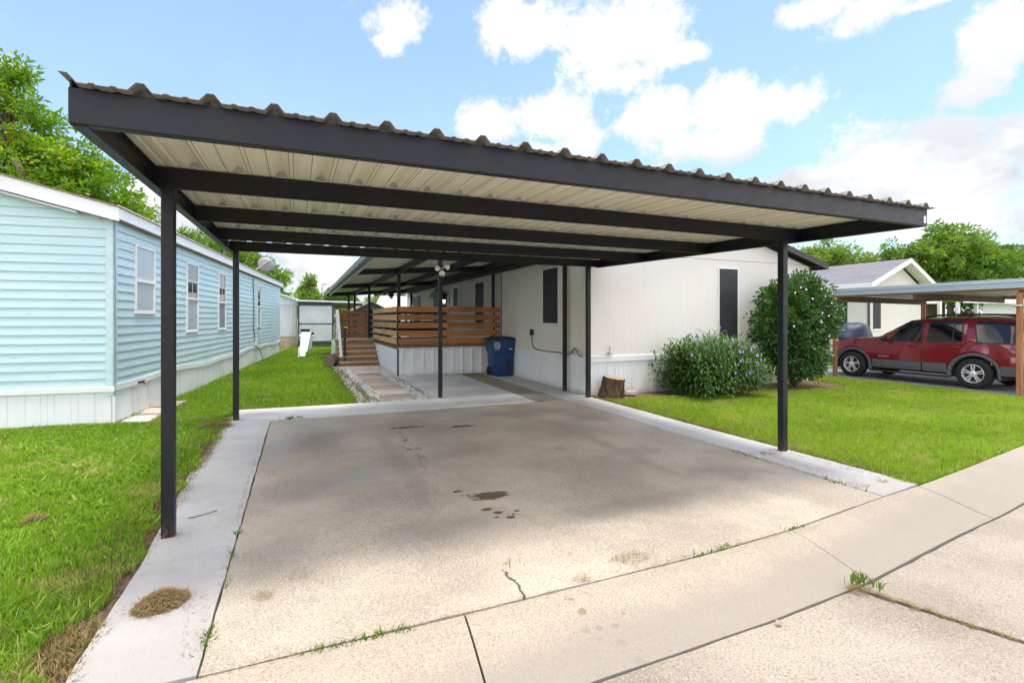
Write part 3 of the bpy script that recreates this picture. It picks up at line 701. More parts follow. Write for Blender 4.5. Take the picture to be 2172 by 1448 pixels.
# ribbed sheet: upper and lower skins with their own finish
per = .2715; ribs = [-.91 + per * k for k in range(25)]
prof_ = []
for r in ribs:
    prof_ += [(r - .046, 0), (r - .015, .037), (r + .015, .037), (r + .046, 0)]
    for mm in (r + per * .36, r + per * .64): prof_ += [(mm - .016, 0), (mm - .008, .006), (mm + .008, .006), (mm + .016, 0)]
prof_ = [p for p in prof_ if -.925 <= p[0] <= 5.50]
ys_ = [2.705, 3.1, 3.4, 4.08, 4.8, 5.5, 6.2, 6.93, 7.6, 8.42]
def zr(x, y): return 2.355 + .0029 * x + .160 + .0229 * (y - 2.76)
mb = MB(); T = [[(x, y, zr(x, y) + h + .003) for x, h in prof_] for y in ys_]; Bt = [[(x, y, zr(x, y) + h) for x, h in prof_] for y in ys_]
mb.sheet(T, 0); mb.sheet(Bt[:2], 0); mb.sheet(Bt[1:], 1); mb.sheet([T[0], Bt[0]], 0); mb.sheet([T[-1], Bt[-1]], 0)  # front underside in the weathered finish, carrying the overhang's shade as colour
mb.sheet([[r[0] for r in T], [r[0] for r in Bt]], 0); mb.sheet([[r[-1] for r in T], [r[-1] for r in Bt]], 0)
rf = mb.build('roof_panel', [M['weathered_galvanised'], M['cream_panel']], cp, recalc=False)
# dark seams where the sheets lap, and a small steel wedge in each rib mouth
mb = MB()
for k, r in enumerate(ribs):
    if 0 < k < 24:
        for xx in (r + .052, r + per * .36 - .02, r + per * .64 + .02):
            a, b = 2.83, 8.28
            mb.hexa([(xx, a, zr(xx, a) - .0012), (xx + .004, a, zr(xx, a) - .0012), (xx + .004, b, zr(xx, b) - .0012), (xx, b, zr(xx, b) - .0012), (xx, a, zr(xx, a) - .0002), (xx + .004, a, zr(xx, a) - .0002), (xx + .004, b, zr(xx, b) - .0002), (xx, b, zr(xx, b) - .0002)])
mb.build('lap_seams', simple('seam_brown', (.24, .20, .15), .8), rf).name = 'lap_seam'

for y in (4.077, 5.5, 6.93):
    for r in ribs[1:-1]:
        mb = MB(); a = zr(r, y); mb.hexa([(r - .034, y - .052, a - .002), (r + .034, y - .052, a - .002), (r + .034, y - .037, a - .002), (r - .034, y - .037, a - .002), (r - .014, y - .047, a + .034), (r + .014, y - .047, a + .034), (r + .014, y - .037, a + .034), (r - .014, y - .037, a + .034)])
        mb.build('rib_closure', M['steel'], cp)

# ------------------------------------------------------------------ the porch cover
def PB(x, y): return 2.60 + .065 * (x - 1.44) - .008 * (y - 13.1)
pc = thing('porch_cover', 'long black framed porch cover with pale ceiling over the wooden deck', 'porch cover', (3.3, 13, 0))
for x in (2.45, 3.7, 4.75):
    mb = MB(); slope_bar(mb, x - .03, x + .03, 8.86, 24.0, 0.0, .15, PB); mb.build('long_beam', BM, pc, .003)
mb = MB(); slope_bar(mb, 5.17, 5.26, 8.86, 24.0, -.02, .14, PB); mb.build('ledger_beam', BM, pc, .003)
for y in (9.21, 13.1, 18.5, 23.7):
    mb = MB(); slope_bar(mb, 1.40, 5.165, y - .03, y + .03, .006, .146, PB); mb.build('cross_beam', BM, pc, .003)
for x, y, zb in ((2.51, 9.21, None), (5.20, 9.21, None), (2.47, 13.14, .0), (2.42, 18.5, .75), (2.45, 23.6, None), (2.2, 23.6, None), (5.12, 13.16, .78), (5.0, 23.5, None)):
    w_ = .036 if y < 12 else .04
    mb = MB(); mb.box(x - w_, x + w_, y - w_, y + w_, (G(x, y) - .02) if zb is None else zb, PB(x, y) + .01); mb.build('post', BM, pc, .004)
mb = MB(); rws = [[], []]
for k in range(int((24.2 - 8.46) / .055)):
    y = 8.46 + k * .055; h = .018 if k % 5 == 0 else 0
    rws[0].append((1.40, y, PB(1.40, y) + .152 + h)); rws[1].append((5.27, y, PB(5.27, y) + .152 + h))
mb.sheet(rws); mb.sheet([[(x, y, z + .004) for x, y, z in r] for r in rws]); mb.build('roof_panel', M['porch_panel'], pc, recalc=False)
mb = MB(); g = lambda x, y: PB(1.40, y)
slope_bar(mb, 1.27, 1.395, 8.75, 24.2, .085, .095, g); slope_bar(mb, 1.27, 1.282, 8.75, 24.2, .095, .20, g); slope_bar(mb, 1.262, 1.27, 8.75, 24.2, .180, .206, g)
mb.build('gutter', M['gutter_metal'], pc, .002)
mb = MB(); slope_bar(mb, 1.383, 1.398, 8.75, 24.2, -.01, .08, g); mb.build('eave_board', M['gutter_metal'], pc, .002)
mb = MB(); slope_bar(mb, 1.29, 5.2, 24.02, 24.06, .0, .2, PB); mb.build('end_board', M['dark_trim'], pc)

fl = thing('flood_light', 'cream twin-head flood light clamped high on the black porch post', 'flood light', (2.51, 9.17, 2.4))
mb = MB(); mb.lathe([(0, 0), (.035, 0), (.04, .02), (.03, .05), (0, .055)], (2.51, 9.172, 2.44), (0, -1, 0), 16); mb.build('mount', M['black_plastic'], fl, smooth=True)
mb = MB(); mb.lathe([(0, -.005), (.03, 0), (.052, .03), (.056, .075), (.05, .09), (0, .098)], (2.515, 9.12, 2.395), (0, -.45, -.9), 18); mb.build('motion_sensor', M['cream_plastic'], fl, smooth=True)
for sx, dz in ((-1, .005), (1, .035)):
    c = (2.515 + sx * .02, 9.12, 2.435)
    mb = MB(); mb.tube([(2.515, 9.13, 2.43), (2.515 + sx * .05, 9.11, 2.44 + dz)], .009, 8); ah = mb.build('lamp_arm', M['cream_plastic'], fl, smooth=True)
    mb = MB(); mb.lathe([(0, -.03), (.022, -.028), (.03, 0), (.045, .045), (.047, .07), (.04, .066), (0, .06)], (2.515 + sx * .065, 9.105, 2.442 + dz), (sx * .55, -.75, -.25), 18); mb.build('lamp_head', M['cream_plastic'], fl, smooth=True)
cf = thing('ceiling_fan', 'dark ceiling fan hanging under the far end of the porch cover', 'ceiling fan', (3.15, 18.2, 2.62))
mb = MB(); mb.tube([(3.15, 18.2, 2.68), (3.15, 18.2, 2.40)], .014); mb.build('rod', BM, cf)
mb = MB(); mb.lathe([(0, .09), (.06, .09), (.1, .05), (.1, -.03), (.06, -.07), (0, -.07)], (3.15, 18.2, 2.35), n=20); mb.build('motor', BM, cf, smooth=True)
for k in range(5):
    a = k * 2 * math.pi / 5 + .25; mb = MB(); dx, dy = math.cos(a), math.sin(a)
    P = lambda r, s, z: (3.15 + dx * r - dy * s, 18.2 + dy * r + dx * s, 2.34 + z)
    mb.hexa([P(.1, -.035, 0), P(.58, -.07, -.02), P(.58, .07, .02), P(.1, .035, 0), P(.1, -.035, .01), P(.58, -.07, -.01), P(.58, .07, .03), P(.1, .035, .01)]); mb.build('blade', M['dark_trim'], cf)
mb = MB(); mb.sphere((3.15, 18.2, 2.26), .06, .06, .05, 14); mb.build('globe', M['white_plastic'], cf, smooth=True)

# ------------------------------------------------------------------ the deck
dk = thing('deck', 'raised wooden deck with slatted rails and white metal skirting', 'deck', (3.8, 15.2, 0))
mb = MB()
for k in range(42):
    y = 13.12 + k * .139; x0 = 2.45 if y < 17.38 else 1.22
    mb.box(x0, 5.27, y, y + .134, .775, .81)
mb.build('floor', M['tread_wood'], dk, .003)
for x, y, dx, dy in ((2.44, 13.085, 1, 0),):
    mb = MB(); mb.box(2.43, 5.27, 13.075, 13.11, .70, .812); mb.build('rim_board', M['dark_rim'], dk, .003)
    mb = MB(); mb.box(2.425, 2.46, 13.112, 17.38, .70, .812); mb.build('rim_board', M['dark_rim'], dk, .003)
# ribbed metal skirting
def ribbed(mb, P, L, zt, zb, per, depth, rw, t0=0.0, minor=0):
    """P(t, o): point on plan; ribs stand outward"""
    pts = []
    t = t0
    while t < L:
        a = [(t, 0), (t + rw * .25, depth), (t + rw * .75, depth), (t + rw, 0)]
        pts += [p for p in a if p[0] <= L]
        if minor:
            for q_ in (.42, .62, .82):
                m_ = t + per * q_
                pts += [p for p in ((m_ - .008, 0), (m_ - .004, minor), (m_ + .004, minor), (m_ + .008, 0)) if p[0] <= L]
        t += per
    pts = ([(0, 0)] if pts[0][0] > 0 else []) + pts + [(L, 0)]
    mb.sheet([[(*P(t, o), zb(t) if callable(zb) else zb) for t, o in pts], [(*P(t, o), zt(t) if callable(zt) else zt) for t, o in pts]])
mb = MB(); ribbed(mb, lambda t, o: (2.46 + t, 13.095 - o), 2.80, .73, lambda t: G(2.45 + t, 13.1) + .0, .272, .036, .07, .06, .006)
mb.build('skirting', M['white_skirting'], dk, recalc=False)
mb = MB(); ribbed(mb, lambda t, o: (2.435 - o, 13.11 + t), 4.25, .72, .0, .15, .006, .02); mb.build('skirting', M['white_skirting'], dk, recalc=False)
mb = MB(); mb.box(2.43, 5.27, 13.066, 13.094, .712, .735); mb.build('skirting_cap', M['white_paint'], dk)
mb = MB(); mb.box(2.425, 2.452, 13.068, 13.105, .0, .712); mb.build('corner_strip', M['black_plastic'], dk)
RZ = [.835, 1.045, 1.255, 1.465, 1.675]
for k, z in enumerate(RZ):
    for x0, x1 in ((2.44, 3.775), (3.785, 5.285)):
        if k in (1, 3): pass
        mb = MB(); mb.box(x0, x1, 13.045 + random.uniform(0, .004), 13.07, z + random.uniform(-.004, .004), z + .142); mb.build('rail_board', M['stained_wood'], dk, .004)
for z in RZ:
    mb = MB(); mb.box(2.385, 2.41, 13.05, 17.3, z, z + .142); mb.build('rail_board', M['stained_wood_side'], dk, .004)
    mb = MB(); mb.box(1.36, 2.40, 18.84, 18.865, z - .02, z + .12); mb.build('rail_board', M['stained_wood'], dk, .004)
    mb = MB(); mb.box(1.235, 1.26, 17.5, 18.8, z - .02, z + .12); mb.build('rail_board', M['weathered_wood'], dk, .004)
    mb = MB(); mb.box(2.45, 5.2, 18.94, 18.96, z, z + .142); mb.build('rail_board', M['dark_trim'], dk, .004)
for x, y in ((2.42, 14.1), (2.42, 15.25), (2.42, 16.4), (2.42, 17.27), (3.78, 13.10), (5.04, 13.10), (2.36, 18.9)):
    mb = MB(); mb.box(x - .02 if y > 13.5 else x - .04, x + .02 if y > 13.5 else x + .04, y - .04, y + .02, .81, 1.80); mb.build('rail_post', M['dark_rim'] if y > 13.5 else M['stained_wood'], dk, .004)
# steps rising away from the path
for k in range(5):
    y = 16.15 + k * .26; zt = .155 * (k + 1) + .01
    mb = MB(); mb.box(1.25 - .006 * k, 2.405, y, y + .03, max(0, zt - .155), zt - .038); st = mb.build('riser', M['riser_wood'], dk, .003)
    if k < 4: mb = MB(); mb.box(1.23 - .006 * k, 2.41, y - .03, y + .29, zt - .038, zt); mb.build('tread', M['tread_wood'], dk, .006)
mb = MB(); mb.prism([(1.20, 16.2, 0), (1.20, 17.4, 0), (1.20, 17.4, .74), (1.20, 17.15, .74)], (.02, 0, 0)); mb.build('stringer', M['weathered_wood'], dk, .002)
mb = MB(); mb.box(1.17, 1.198, 17.35, 18.9, .02, .74); mb.build('skirting', M['white_skirting'], dk)
mb = MB(); mb.hexa([(1.28, 16.42, .16), (1.36, 16.42, .16), (1.36, 16.49, .16), (1.28, 16.49, .16), (1.22, 17.3, 1.78), (1.30, 17.3, 1.78), (1.30, 17.37, 1.78), (1.22, 17.37, 1.78)]); mb.build('handrail', M['worn_white'], dk, .005)
mb = MB(); mb.box(1.37, 1.45, 16.40, 16.47, .17, 1.22); mb.build('newel_post', M['black_plastic'], dk, .006)
mb = MB(); mb.box(1.22, 1.30, 17.40, 17.48, .80, 1.80); mb.build('newel_post', M['white_paint'], dk, .006)
# ------------------------------------------------------------------ beige mobile home
hs = thing('mobile_home', 'beige mobile home with white skirting, black trim and dark window screens', 'mobile home', (8.6, 17, 0))
X0, X1, Y0, Y1 = 5.30, 11.84, 8.50, 25.8; XM = 8.57; ZE = 2.84; SL = .272
ZP = ZE + SL * (XM - X0)
mb = MB(); mb.add([(X0, Y0, .72), (X1, Y0, .72), (X1, Y0, ZE), (XM, Y0, ZP), (X0, Y0, ZE), (X0, Y0 + .1, .72), (X1, Y0 + .1, .72), (X1, Y0 + .1, ZE), (XM, Y0 + .1, ZP), (X0, Y0 + .1, ZE)],
                 [(0, 1, 2, 3, 4), (5, 6, 7, 8, 9), (0, 1, 6, 5), (1, 2, 7, 6), (2, 3, 8, 7), (3, 4, 9, 8), (4, 0, 5, 9)])
mb.build('gable_wall', M['beige_siding'], hs)
mb = MB(); mb.box(X0, X0 + .1, Y0 + .102, Y1, .72, ZE); mb.build('long_wall', M['beige_siding'], hs)
mb = MB(); mb.box(X1 - .1, X1, Y0 + .102, Y1, .72, ZE); mb.build('long_wall', M['beige_siding'], hs)
mb = MB(); mb.box(X0, X1, Y1 + .002, Y1 + .1, .1, ZE); mb.build('end_wall', M['beige_siding'], hs)
mb = MB(); mb.box(X0 + .004, X1 - .02, Y0 - .006, Y0 - .001, 2.826, 2.838); mb.build('panel_seam', simple('seam_dark', (.40, .37, .32), .8), hs)  # thin dark batten over the siding seam
# roof
mb = MB(); ov, of_ = .32, .22
def roofline(x): return ZE + .02 + SL * (XM - abs(x - XM) - X0)
for xa, xb in ((X0 - ov, XM), (XM, X1 + ov)):
    za, zb = roofline(xa), roofline(xb)
    mb.hexa([(xa, Y0 - of_, za + .07), (xb, Y0 - of_, zb + .07), (xb, Y1 + .2, zb + .07), (xa, Y1 + .2, za + .07), (xa, Y0 - of_, za + .10), (xb, Y0 - of_, zb + .10), (xb, Y1 + .2, zb + .10), (xa, Y1 + .2, za + .10)])
rf = mb.build('roof', M['dark_shingle'], hs)
mb = MB()
for xa, xb in ((X0 - ov, XM), (XM, X1 + ov)):
    za, zb = roofline(xa), roofline(xb)
    mb.hexa([(xa, Y0 - of_ - .02, za - .05), (xb, Y0 - of_ - .02, zb - .05), (xb, Y0 - of_ + .0, zb - .05), (xa, Y0 - of_, za - .05), (xa, Y0 - of_ - .02, za + .075), (xb, Y0 - of_ - .02, zb + .075), (xb, Y0 - of_, zb + .075), (xa, Y0 - of_, za + .075)])
    mb.hexa([(xa, Y0 - of_ - .026, za + .035), (xb, Y0 - of_ - .026, zb + .035), (xb, Y0 - of_ - .021, zb + .035), (xa, Y0 - of_ - .021, za + .035), (xa, Y0 - of_ - .026, za + .085), (xb, Y0 - of_ - .026, zb + .085), (xb, Y0 - of_ - .021, zb + .085), (xa, Y0 - of_ - .021, za + .085)])
for xx in (X0 - ov, X1 + ov - .02):
    z_ = roofline(xx + .01); mb.box(xx, xx + .02, Y0 - of_ + .002, Y1 + .2, z_ - .05, z_ + .075)
mb.build('fascia', M['dark_trim'], hs)
mb = MB()
for xa, xb in ((X0 - ov + .02, XM), (XM, X1 + ov - .02)):
    za, zb = roofline(xa), roofline(xb)
    mb.hexa([(xa, Y0 - of_ + .002, za - .0), (xb, Y0 - of_ + .002, zb), (xb, Y0 - .002, zb), (xa, Y0 - .002, za), (xa, Y0 - of_ + .002, za + .012), (xb, Y0 - of_ + .002, zb + .012), (xb, Y0 - .002, zb + .012), (xa, Y0 - .002, za + .012)])
for xa, xb in ((X0 - ov + .02, X0 - .002), (X1 + .002, X1 + ov - .02)):
    n = 9; y = Y0
    z_ = ZE - .03
    for k in range(n): mb.box(xa + (xb - xa) * k / n, xa + (xb - xa) * (k + .85) / n, Y0 - of_ + .002, Y1, z_, z_ + .012)
mb.build('soffit', M['dark_soffit'], hs)
mb = MB(); mb.hexa([(XM, Y0 - .012, ZP - .07), (X1, Y0 - .012, ZE - .07), (X1, Y0 - .003, ZE - .07), (XM, Y0 - .003, ZP - .07), (XM, Y0 - .012, ZP), (X1, Y0 - .012, ZE), (X1, Y0 - .003, ZE), (XM, Y0 - .003, ZP)])
mb.hexa([(X0, Y0 - .012, ZE - .07), (XM, Y0 - .012, ZP - .07), (XM, Y0 - .003, ZP - .07), (X0, Y0 - .003, ZE - .07), (X0, Y0 - .012, ZE), (XM, Y0 - .012, ZP), (XM, Y0 - .003, ZP), (X0, Y0 - .003, ZE)])
mb.build('rake_trim', M['dark_trim'], hs)
mb = MB(); mb.box(X1 - .05, X1 + .012, Y0 - .014, Y0 - .002, .74, ZE - .06); mb.build('corner_trim', M['dark_trim'], hs)
# skirting and its white band
mb = MB(); ribbed(mb, lambda t, o: (X0 + .03 + t, Y0 - .004 - o), X1 - X0 - .06, .66, lambda t: G(X0 + t, Y0) - .03, .203, .010, .02, .03, .003); mb.build('skirting', M['white_skirting'], hs, recalc=False)
mb = MB(); ribbed(mb, lambda t, o: (X0 + .01 + o * -1, Y0 + .02 + t), Y1 - Y0 - .05, .67, lambda t: G(5.3, Y0 + t) - .02, .305, .006, .014, .1, .002); mb.build('skirting', M['white_skirting'], hs, recalc=False)
mb = MB(); mb.box(X0 - .012, X1 + .012, Y0 - .03, Y0 - .001, .635, .748); mb.build('skirting_band', M['white_paint'], hs, .004)
mb = MB(); mb.box(X0 - .012, X0 - .001, Y0 + .0, Y1, .665, .742); mb.build('skirting_band', M['white_paint'], hs, .004)
mb = MB(); mb.box(X0 - .008, X0 + .05, Y0 - .018, Y0 + .01, -.06, .633); mb.build('skirting_corner', M['white_paint'], hs, .004)
# windows
def win_g(x0, x1, z0, z1, name='window', mat='solar_screen', fw=.03):
    mb = MB()
    for a, b, c, d in ((x0 - fw, x1 + fw, z1, z1 + fw), (x0 - fw, x1 + fw, z0 - fw, z0), (x0 - fw, x0, z0, z1), (x1, x1 + fw, z0, z1)): mb.box(a, b, Y0 - .022, Y0 - .001, c, d)
    w_ = mb.build(name, M['white_paint'], hs, .003)
    mb = MB(); mb.box(x0, x1, Y0 - .014, Y0 - .002, z0, z1); mb.build('screen', M[mat], w_)
def win_s(y0, y1, z0, z1, name='window', mat='solar_screen', fw=.028, split=None, trim='white_paint'):
    mb = MB()
    for a, b, c, d in ((y0 - fw, y1 + fw, z1, z1 + fw), (y0 - fw, y1 + fw, z0 - fw, z0), (y0 - fw, y0, z0, z1), (y1, y1 + fw, z0, z1)): mb.box(X0 - .022, X0 - .001, a, b, c, d)
    if split: mb.box(X0 - .022, X0 - .001, y0, y1, split - .02, split + .02)
    w_ = mb.build(name, M[trim], hs, .003)
    mb = MB(); mb.box(X0 - .014, X0 - .002, y0, y1, z0, z1); mb.build('screen' if mat == 'solar_screen' else 'pane', M[mat], w_)
    return w_
win_g(8.78, 9.34, .98, 2.63); win_g(11.12, 11.52, 1.5, 2.60)
win_s(9.66, 10.39, 1.40, 2.63); win_s(14.38, 15.17, 1.2, 2.62, trim='beige_siding'); win_s(22.9, 24.4, 1.2, 2.55, trim='dark_trim')
w_ = win_s(16.90, 17.50, .85, 2.60, 'storm_door', 'solar_screen', .10)
mb = MB(); mb.box(X0 - .07, X0 - .023, 16.80, 16.88, .85, 2.70); mb.box(X0 - .07, X0 - .023, 17.52, 17.60, .85, 2.70); mb.box(X0 - .07, X0 - .023, 16.88, 17.52, 2.62, 2.70); mb.build('jamb', M['white_paint'], w_)
mb = MB(); mb.box(X0 - .05, X0 - .015, 16.88, 17.52, .85, 1.95); mb.build('lower_panel', M['white_paint'], w_)
# entry bay with a small peaked hood
d = MB(); d.box(X0 - .05, X0 - .002, 18.55, 20.35, .82, 2.42); en = d.build('entry_door', M['dark_trim'], hs)
mb = MB(); mb.box(X0 - .058, X0 - .051, 18.72, 19.3, 1.2, 2.3); mb.box(X0 - .058, X0 - .051, 19.55, 20.15, 1.2, 2.3); mb.build('pane', M['solar_screen'], en)
mb = MB(); mb.box(X0 - .062, X0 - .051, 19.38, 19.44, .82, 2.42); mb.build('mullion', M['white_paint'], en)
mb = MB(); mb.prism([(X0 - .2, 18.4, 2.42), (X0 - .2, 19.45, 2.70), (X0 - .2, 20.5, 2.42), (X0 - .2, 20.5, 2.37), (X0 - .2, 18.4, 2.37)], (.198, 0, 0)); mb.build('door_hood', M['dark_trim'], hs)
# odds and ends fixed to the wall
mb = MB(); mb.box(X0 - .07, X0 - .001, 10.9, 11.0, 1.10, 1.24); ob = mb.build('outlet_box', M['black_plastic'], hs, .008)
mb = MB(); mb.tube([(X0 - .03, 10.95, 1.1), (X0 - .03, 10.95, .95), (X0 - .03, 10.9, .83), (X0 - .03, 10.7, .765), (X0 - .028, 10.2, .755), (X0 - .025, 9.6, .76), (X0 - .03, 9.25, .74), (X0 - .035, 9.05, .80), (X0 - .03, 8.95, .90), (X0 - .035, 8.85, .86), (X0 - .04, 8.75, .76), (X0 - .05, 8.62, .74)], .011, 6); mb.build('power_cable', M['cable'], hs, smooth=True)
mb = MB(); mb.tube([(X0 - .03, 9.3, .75), (X0 - .035, 9.0, .78), (X0 - .05, 8.78, .88), (X0 - .06, 8.6, .80), (X0 - .03, 8.48, .66), (X0 + .08, 8.465, .74), (X0 + .3, 8.46, .775), (X0 + .46, 8.46, .77)], .008, 6); mb.build('hose', M['steel'], hs, smooth=True)
mb = MB(); mb.tube([(X0 + .5, Y0, .80), (X0 + .5, Y0 - .09, .80)], .018, 8); mb.tube([(X0 + .5, Y0 - .06, .80), (X0 + .5, Y0 - .06, .93)], .012, 8); mb.tube([(X0 + .47, Y0 - .06, .93), (X0 + .53, Y0 - .06, .93)], .012, 8); mb.tube([(X0 + .5, Y0 - .085, .80), (X0 + .5, Y0 - .11, .76)], .012, 8); mb.tube([(X0 + .44, Y0 - .04, .79), (X0 + .6, Y0 - .04, .79)], .012, 8); mb.build('faucet', M['steel'], hs, smooth=True)
mb = MB(); mb.tube([(X0 - .02, 12.95, .8), (X0 - .02, 12.95, 2.72), (X0 - .02, 13.05, 2.78)], .012, 6); mb.build('conduit', M['cable'], hs, smooth=True)
mb = MB(); mb.tube([(X0 - .02, 24.9, .8), (X0 - .02, 24.9, 2.5), (X0 - .12, 24.7, 2.66), (X0 - .02, 24.5, 2.6), (X0 - .02, 24.45, 2.2)], .02, 6); mb.build('conduit', M['cable'], hs, smooth=True)
ln = thing('porch_lantern', 'lit black coach lantern on the wall beside the white storm door', 'wall lantern', (5.2, 18.1, 2.2))
mb = MB(); mb.tube([(X0, 18.1, 2.12), (X0 - .1, 18.1, 2.16), (X0 - .15, 18.1, 2.32), (X0 - .22, 18.1, 2.34)], .015, 6); mb.box(X0 - .02, X0 - .001, 18.04, 18.16, 2.0, 2.3); mb.build('bracket', BM, ln)
mb = MB(); mb.lathe([(0, .16), (.02, .14), (.03, .1), (.10, .0), (.095, -.01), (0, -.01)], (X0 - .22, 18.1, 2.22), n=8); mb.build('cap', BM, ln)
mb = MB(); mb.lathe([(.055, 0), (.04, -.13), (0, -.14)], (X0 - .22, 18.1, 2.205), n=8); mb.build('glass', M['lit_glass'], ln)

# ------------------------------------------------------------------ blue mobile home (turned a few degrees)
u_ = (math.sin(TH), math.cos(TH)); n_ = (math.cos(TH), -math.sin(TH))
def TS(s, o, z): return (P0[0] + u_[0] * s + n_[0] * o, P0[1] + u_[1] * s + n_[1] * o, z)
def TF(q, o, z): return (P0[0] - n_[0] * q - u_[0] * o, P0[1] - n_[1] * q - u_[1] * o, z)
bh = thing('mobile_home', 'pale blue mobile home with lap siding and a worn white fascia', 'mobile home', TS(7.5, -2.2, 0))
BL, BW, BZ, BS = 15.5, 4.4, 2.88, .262
def sagt(s): return .545 + .03 * math.sin(s * .75 + .4) - .02 * math.sin(s * 1.9)      # the trim has settled unevenly
def courses(mb, z0, z1, ext, step=.1215, drop=.0):
    z = z0
    while z < z1 - .01:
        zt = min(z + step, z1); a, b = ext((z + zt) / 2)
        if b > a:
            mb.sheet([[(a, .002, z + .004), (b, .002, z + .004)], [(a, .0185, z), (b, .0185, z)], [(a, .0180, z + .012), (b, .0180, z + .012)], [(a, .0045, zt), (b, .0045, zt)]])
        z = zt
mb = MB(TS); courses(mb, .55, 2.86, lambda z: (.045, BL)); mb.box(.0, BL, -.1, .001, .48, 2.88); mb.build('side_wall', M['blue_siding'], bh)
mb = MB(TF)
def fext(z):
    if z < BZ: return (.045, BW)
    d_ = (z - BZ) / BS; return (max(.045, d_), BW - d_)
courses(mb, .55, BZ + BS * BW / 2, fext)
mb.add([(0, 0, .48), (BW, 0, .48), (BW, 0, BZ), (BW / 2, 0, BZ + BS * BW / 2), (0, 0, BZ)], [(0, 1, 2, 3, 4)])
mb.build('front_wall', M['blue_siding'], bh)
mb = MB(TF); mb.box(BW - .001, BW + .01, -BL, 0, .0, BZ); mb.box(0, BW, -BL - .01, -BL, 0, BZ); mb.build('rear_wall', M['blue_siding'], bh)
mb = MB(TS); mb.box(-.016, .05, -.012, .020, -.05, .44); mb.build('skirting_corner', M['white_skirting'], bh, .003)
mb = MB(TF)   # torn and cracked places in the vinyl
for q, z in ((1.17, 2.29), (.93, 2.17), (.80, 2.05), (.55, 1.81), (.46, 1.745), (.95, 1.56), (.33, 1.20), (.86, 1.09), (.30, .86), (.74, .715), (.40, 2.05), (1.1, .98), (.45, .62)):
    for k in range(3):
        dq, dz = random.uniform(-.025, .025), random.uniform(-.004, .006); l = random.uniform(.01, .024)
        mb.add([(q + dq, .020, z + dz), (q + dq - l, .020, z + dz + .003), (q + dq - l * .6, .020, z + dz + .006), (q + dq + .004, .020, z + dz + .003)], [(0, 1, 2, 3)])
mb.build('siding_damage', M['damage_dark'], bh, recalc=False)
mb = MB(TS); mb.box(-.022, .06, .0, .024, .44, 2.87); mb2 = MB(TF); mb2.box(-.024, .085, .0, .022, .44, 2.87); mb.v += [TF(0, 0, 0)] * 0
n0 = len(mb.v); mb.v += mb2.v; mb.f += [[i + n0 for i in f] for f in mb2.f]; mb.m += mb2.m
mb.build('corner_post', M['blue_trim'], bh)
# fascia and roof
OE, OF = .10, .14
mb = MB(TS); mb.box(-OF, BL + .15, OE, OE + .022, 2.865, 3.05); fa = mb.build('eave_fascia', M['worn_white'], bh, .003)
mb = MB(TS); mb.box(-OF + .01, BL + .1, .018, OE - .002, 2.862, 2.872); mb.build('eave_soffit', M['weathered_wood'], bh)
def rz(q): return 3.05 + BS * (min(q, BW - q))
mb = MB(TF)
for qa, qb in ((-OE - .022, BW / 2), (BW / 2, BW + OE)):
    mb.hexa([(qa, OF, rz(qa) - .19), (qb, OF, rz(qb) - .19), (qb, OF + .022, rz(qb) - .19), (qa, OF + .022, rz(qa) - .19), (qa, OF, rz(qa)), (qb, OF, rz(qb)), (qb, OF + .022, rz(qb)), (qa, OF + .022, rz(qa))])
mb.build('rake_fascia', M['worn_white'], bh, .003)
mb = MB(TF)
for qa, qb in ((.36, BW / 2), (BW / 2, BW - .36)):
    for o0, o1, dz in ((.0, OF - .002, -.215), (.055, OF - .002, -.228)):
        mb.hexa([(qa, o0, rz(qa) + dz), (qb, o0, rz(qb) + dz), (qb, o1, rz(qb) + dz), (qa, o1, rz(qa) + dz), (qa, o0, rz(qa) + dz + .01), (qb, o0, rz(qb) + dz + .01), (qb, o1, rz(qb) + dz + .01), (qa, o1, rz(qa) + dz + .01)])
mb.build('rake_soffit', M['worn_white'], bh)
mb = MB(TF)
for qa, qb in ((-OE - .04, BW / 2), (BW / 2, BW + OE + .02)):
    mb.hexa([(qa, OF + .04, rz(qa) + .004), (qb, OF + .04, rz(qb) + .004), (qb, -BL - .2, rz(qb) + .004), (qa, -BL - .2, rz(qa) + .004), (qa, OF + .04, rz(qa) + .02), (qb, OF + .04, rz(qb) + .02), (qb, -BL - .2, rz(qb) + .02), (qa, -BL - .2, rz(qa) + .02)])
mb.build('roof', M['weathered_wood'], bh)
# skirting
mb = MB(TF); mb.add([], [])
pts = []
t = .02
while t < BW:
    pts += [(t, 0), (t + .006, -.008), (t + .012, 0)]; t += random.choice((.165, .19, .075))
mb.sheet([[(q, .004 + o, G(*TF(q, 0, 0)[:2]) - .03) for q, o in pts], [(q, .004 + o, .5) for q, o in pts]]); mb.build('skirting', M['white_skirting'], bh, recalc=False)
mb = MB(TS); sp = [.4 * k for k in range(40) if .4 * k < BL]
mb.sheet([[(s, .012 + .012 * math.sin(s * 3.1), G(*TS(s, 0, 0)[:2]) - .03) for s in sp], [(s, .01 + .006 * math.sin(s * 2.2), .28) for s in sp], [(s, .006, .54) for s in sp]]); mb.build('skirting', M['streaked_skirting'], bh, recalc=False, smooth=True)
mb = MB(TF); mb.box(-.02, BW, .006, .03, .488, .562); mb.build('skirting_band', M['white_paint'], bh, .004)
mb = MB(TS)
for a, b in zip(sp, sp[1:]):
    mb.hexa([(a, .008, sagt(a) - .05), (b, .008, sagt(b) - .05), (b, .030, sagt(b) - .05), (a, .030, sagt(a) - .05), (a, .008, sagt(a) + .035), (b, .008, sagt(b) + .035), (b, .030, sagt(b) + .035), (a, .030, sagt(a) + .035)])
mb.build('skirting_band', M['white_paint'], bh)
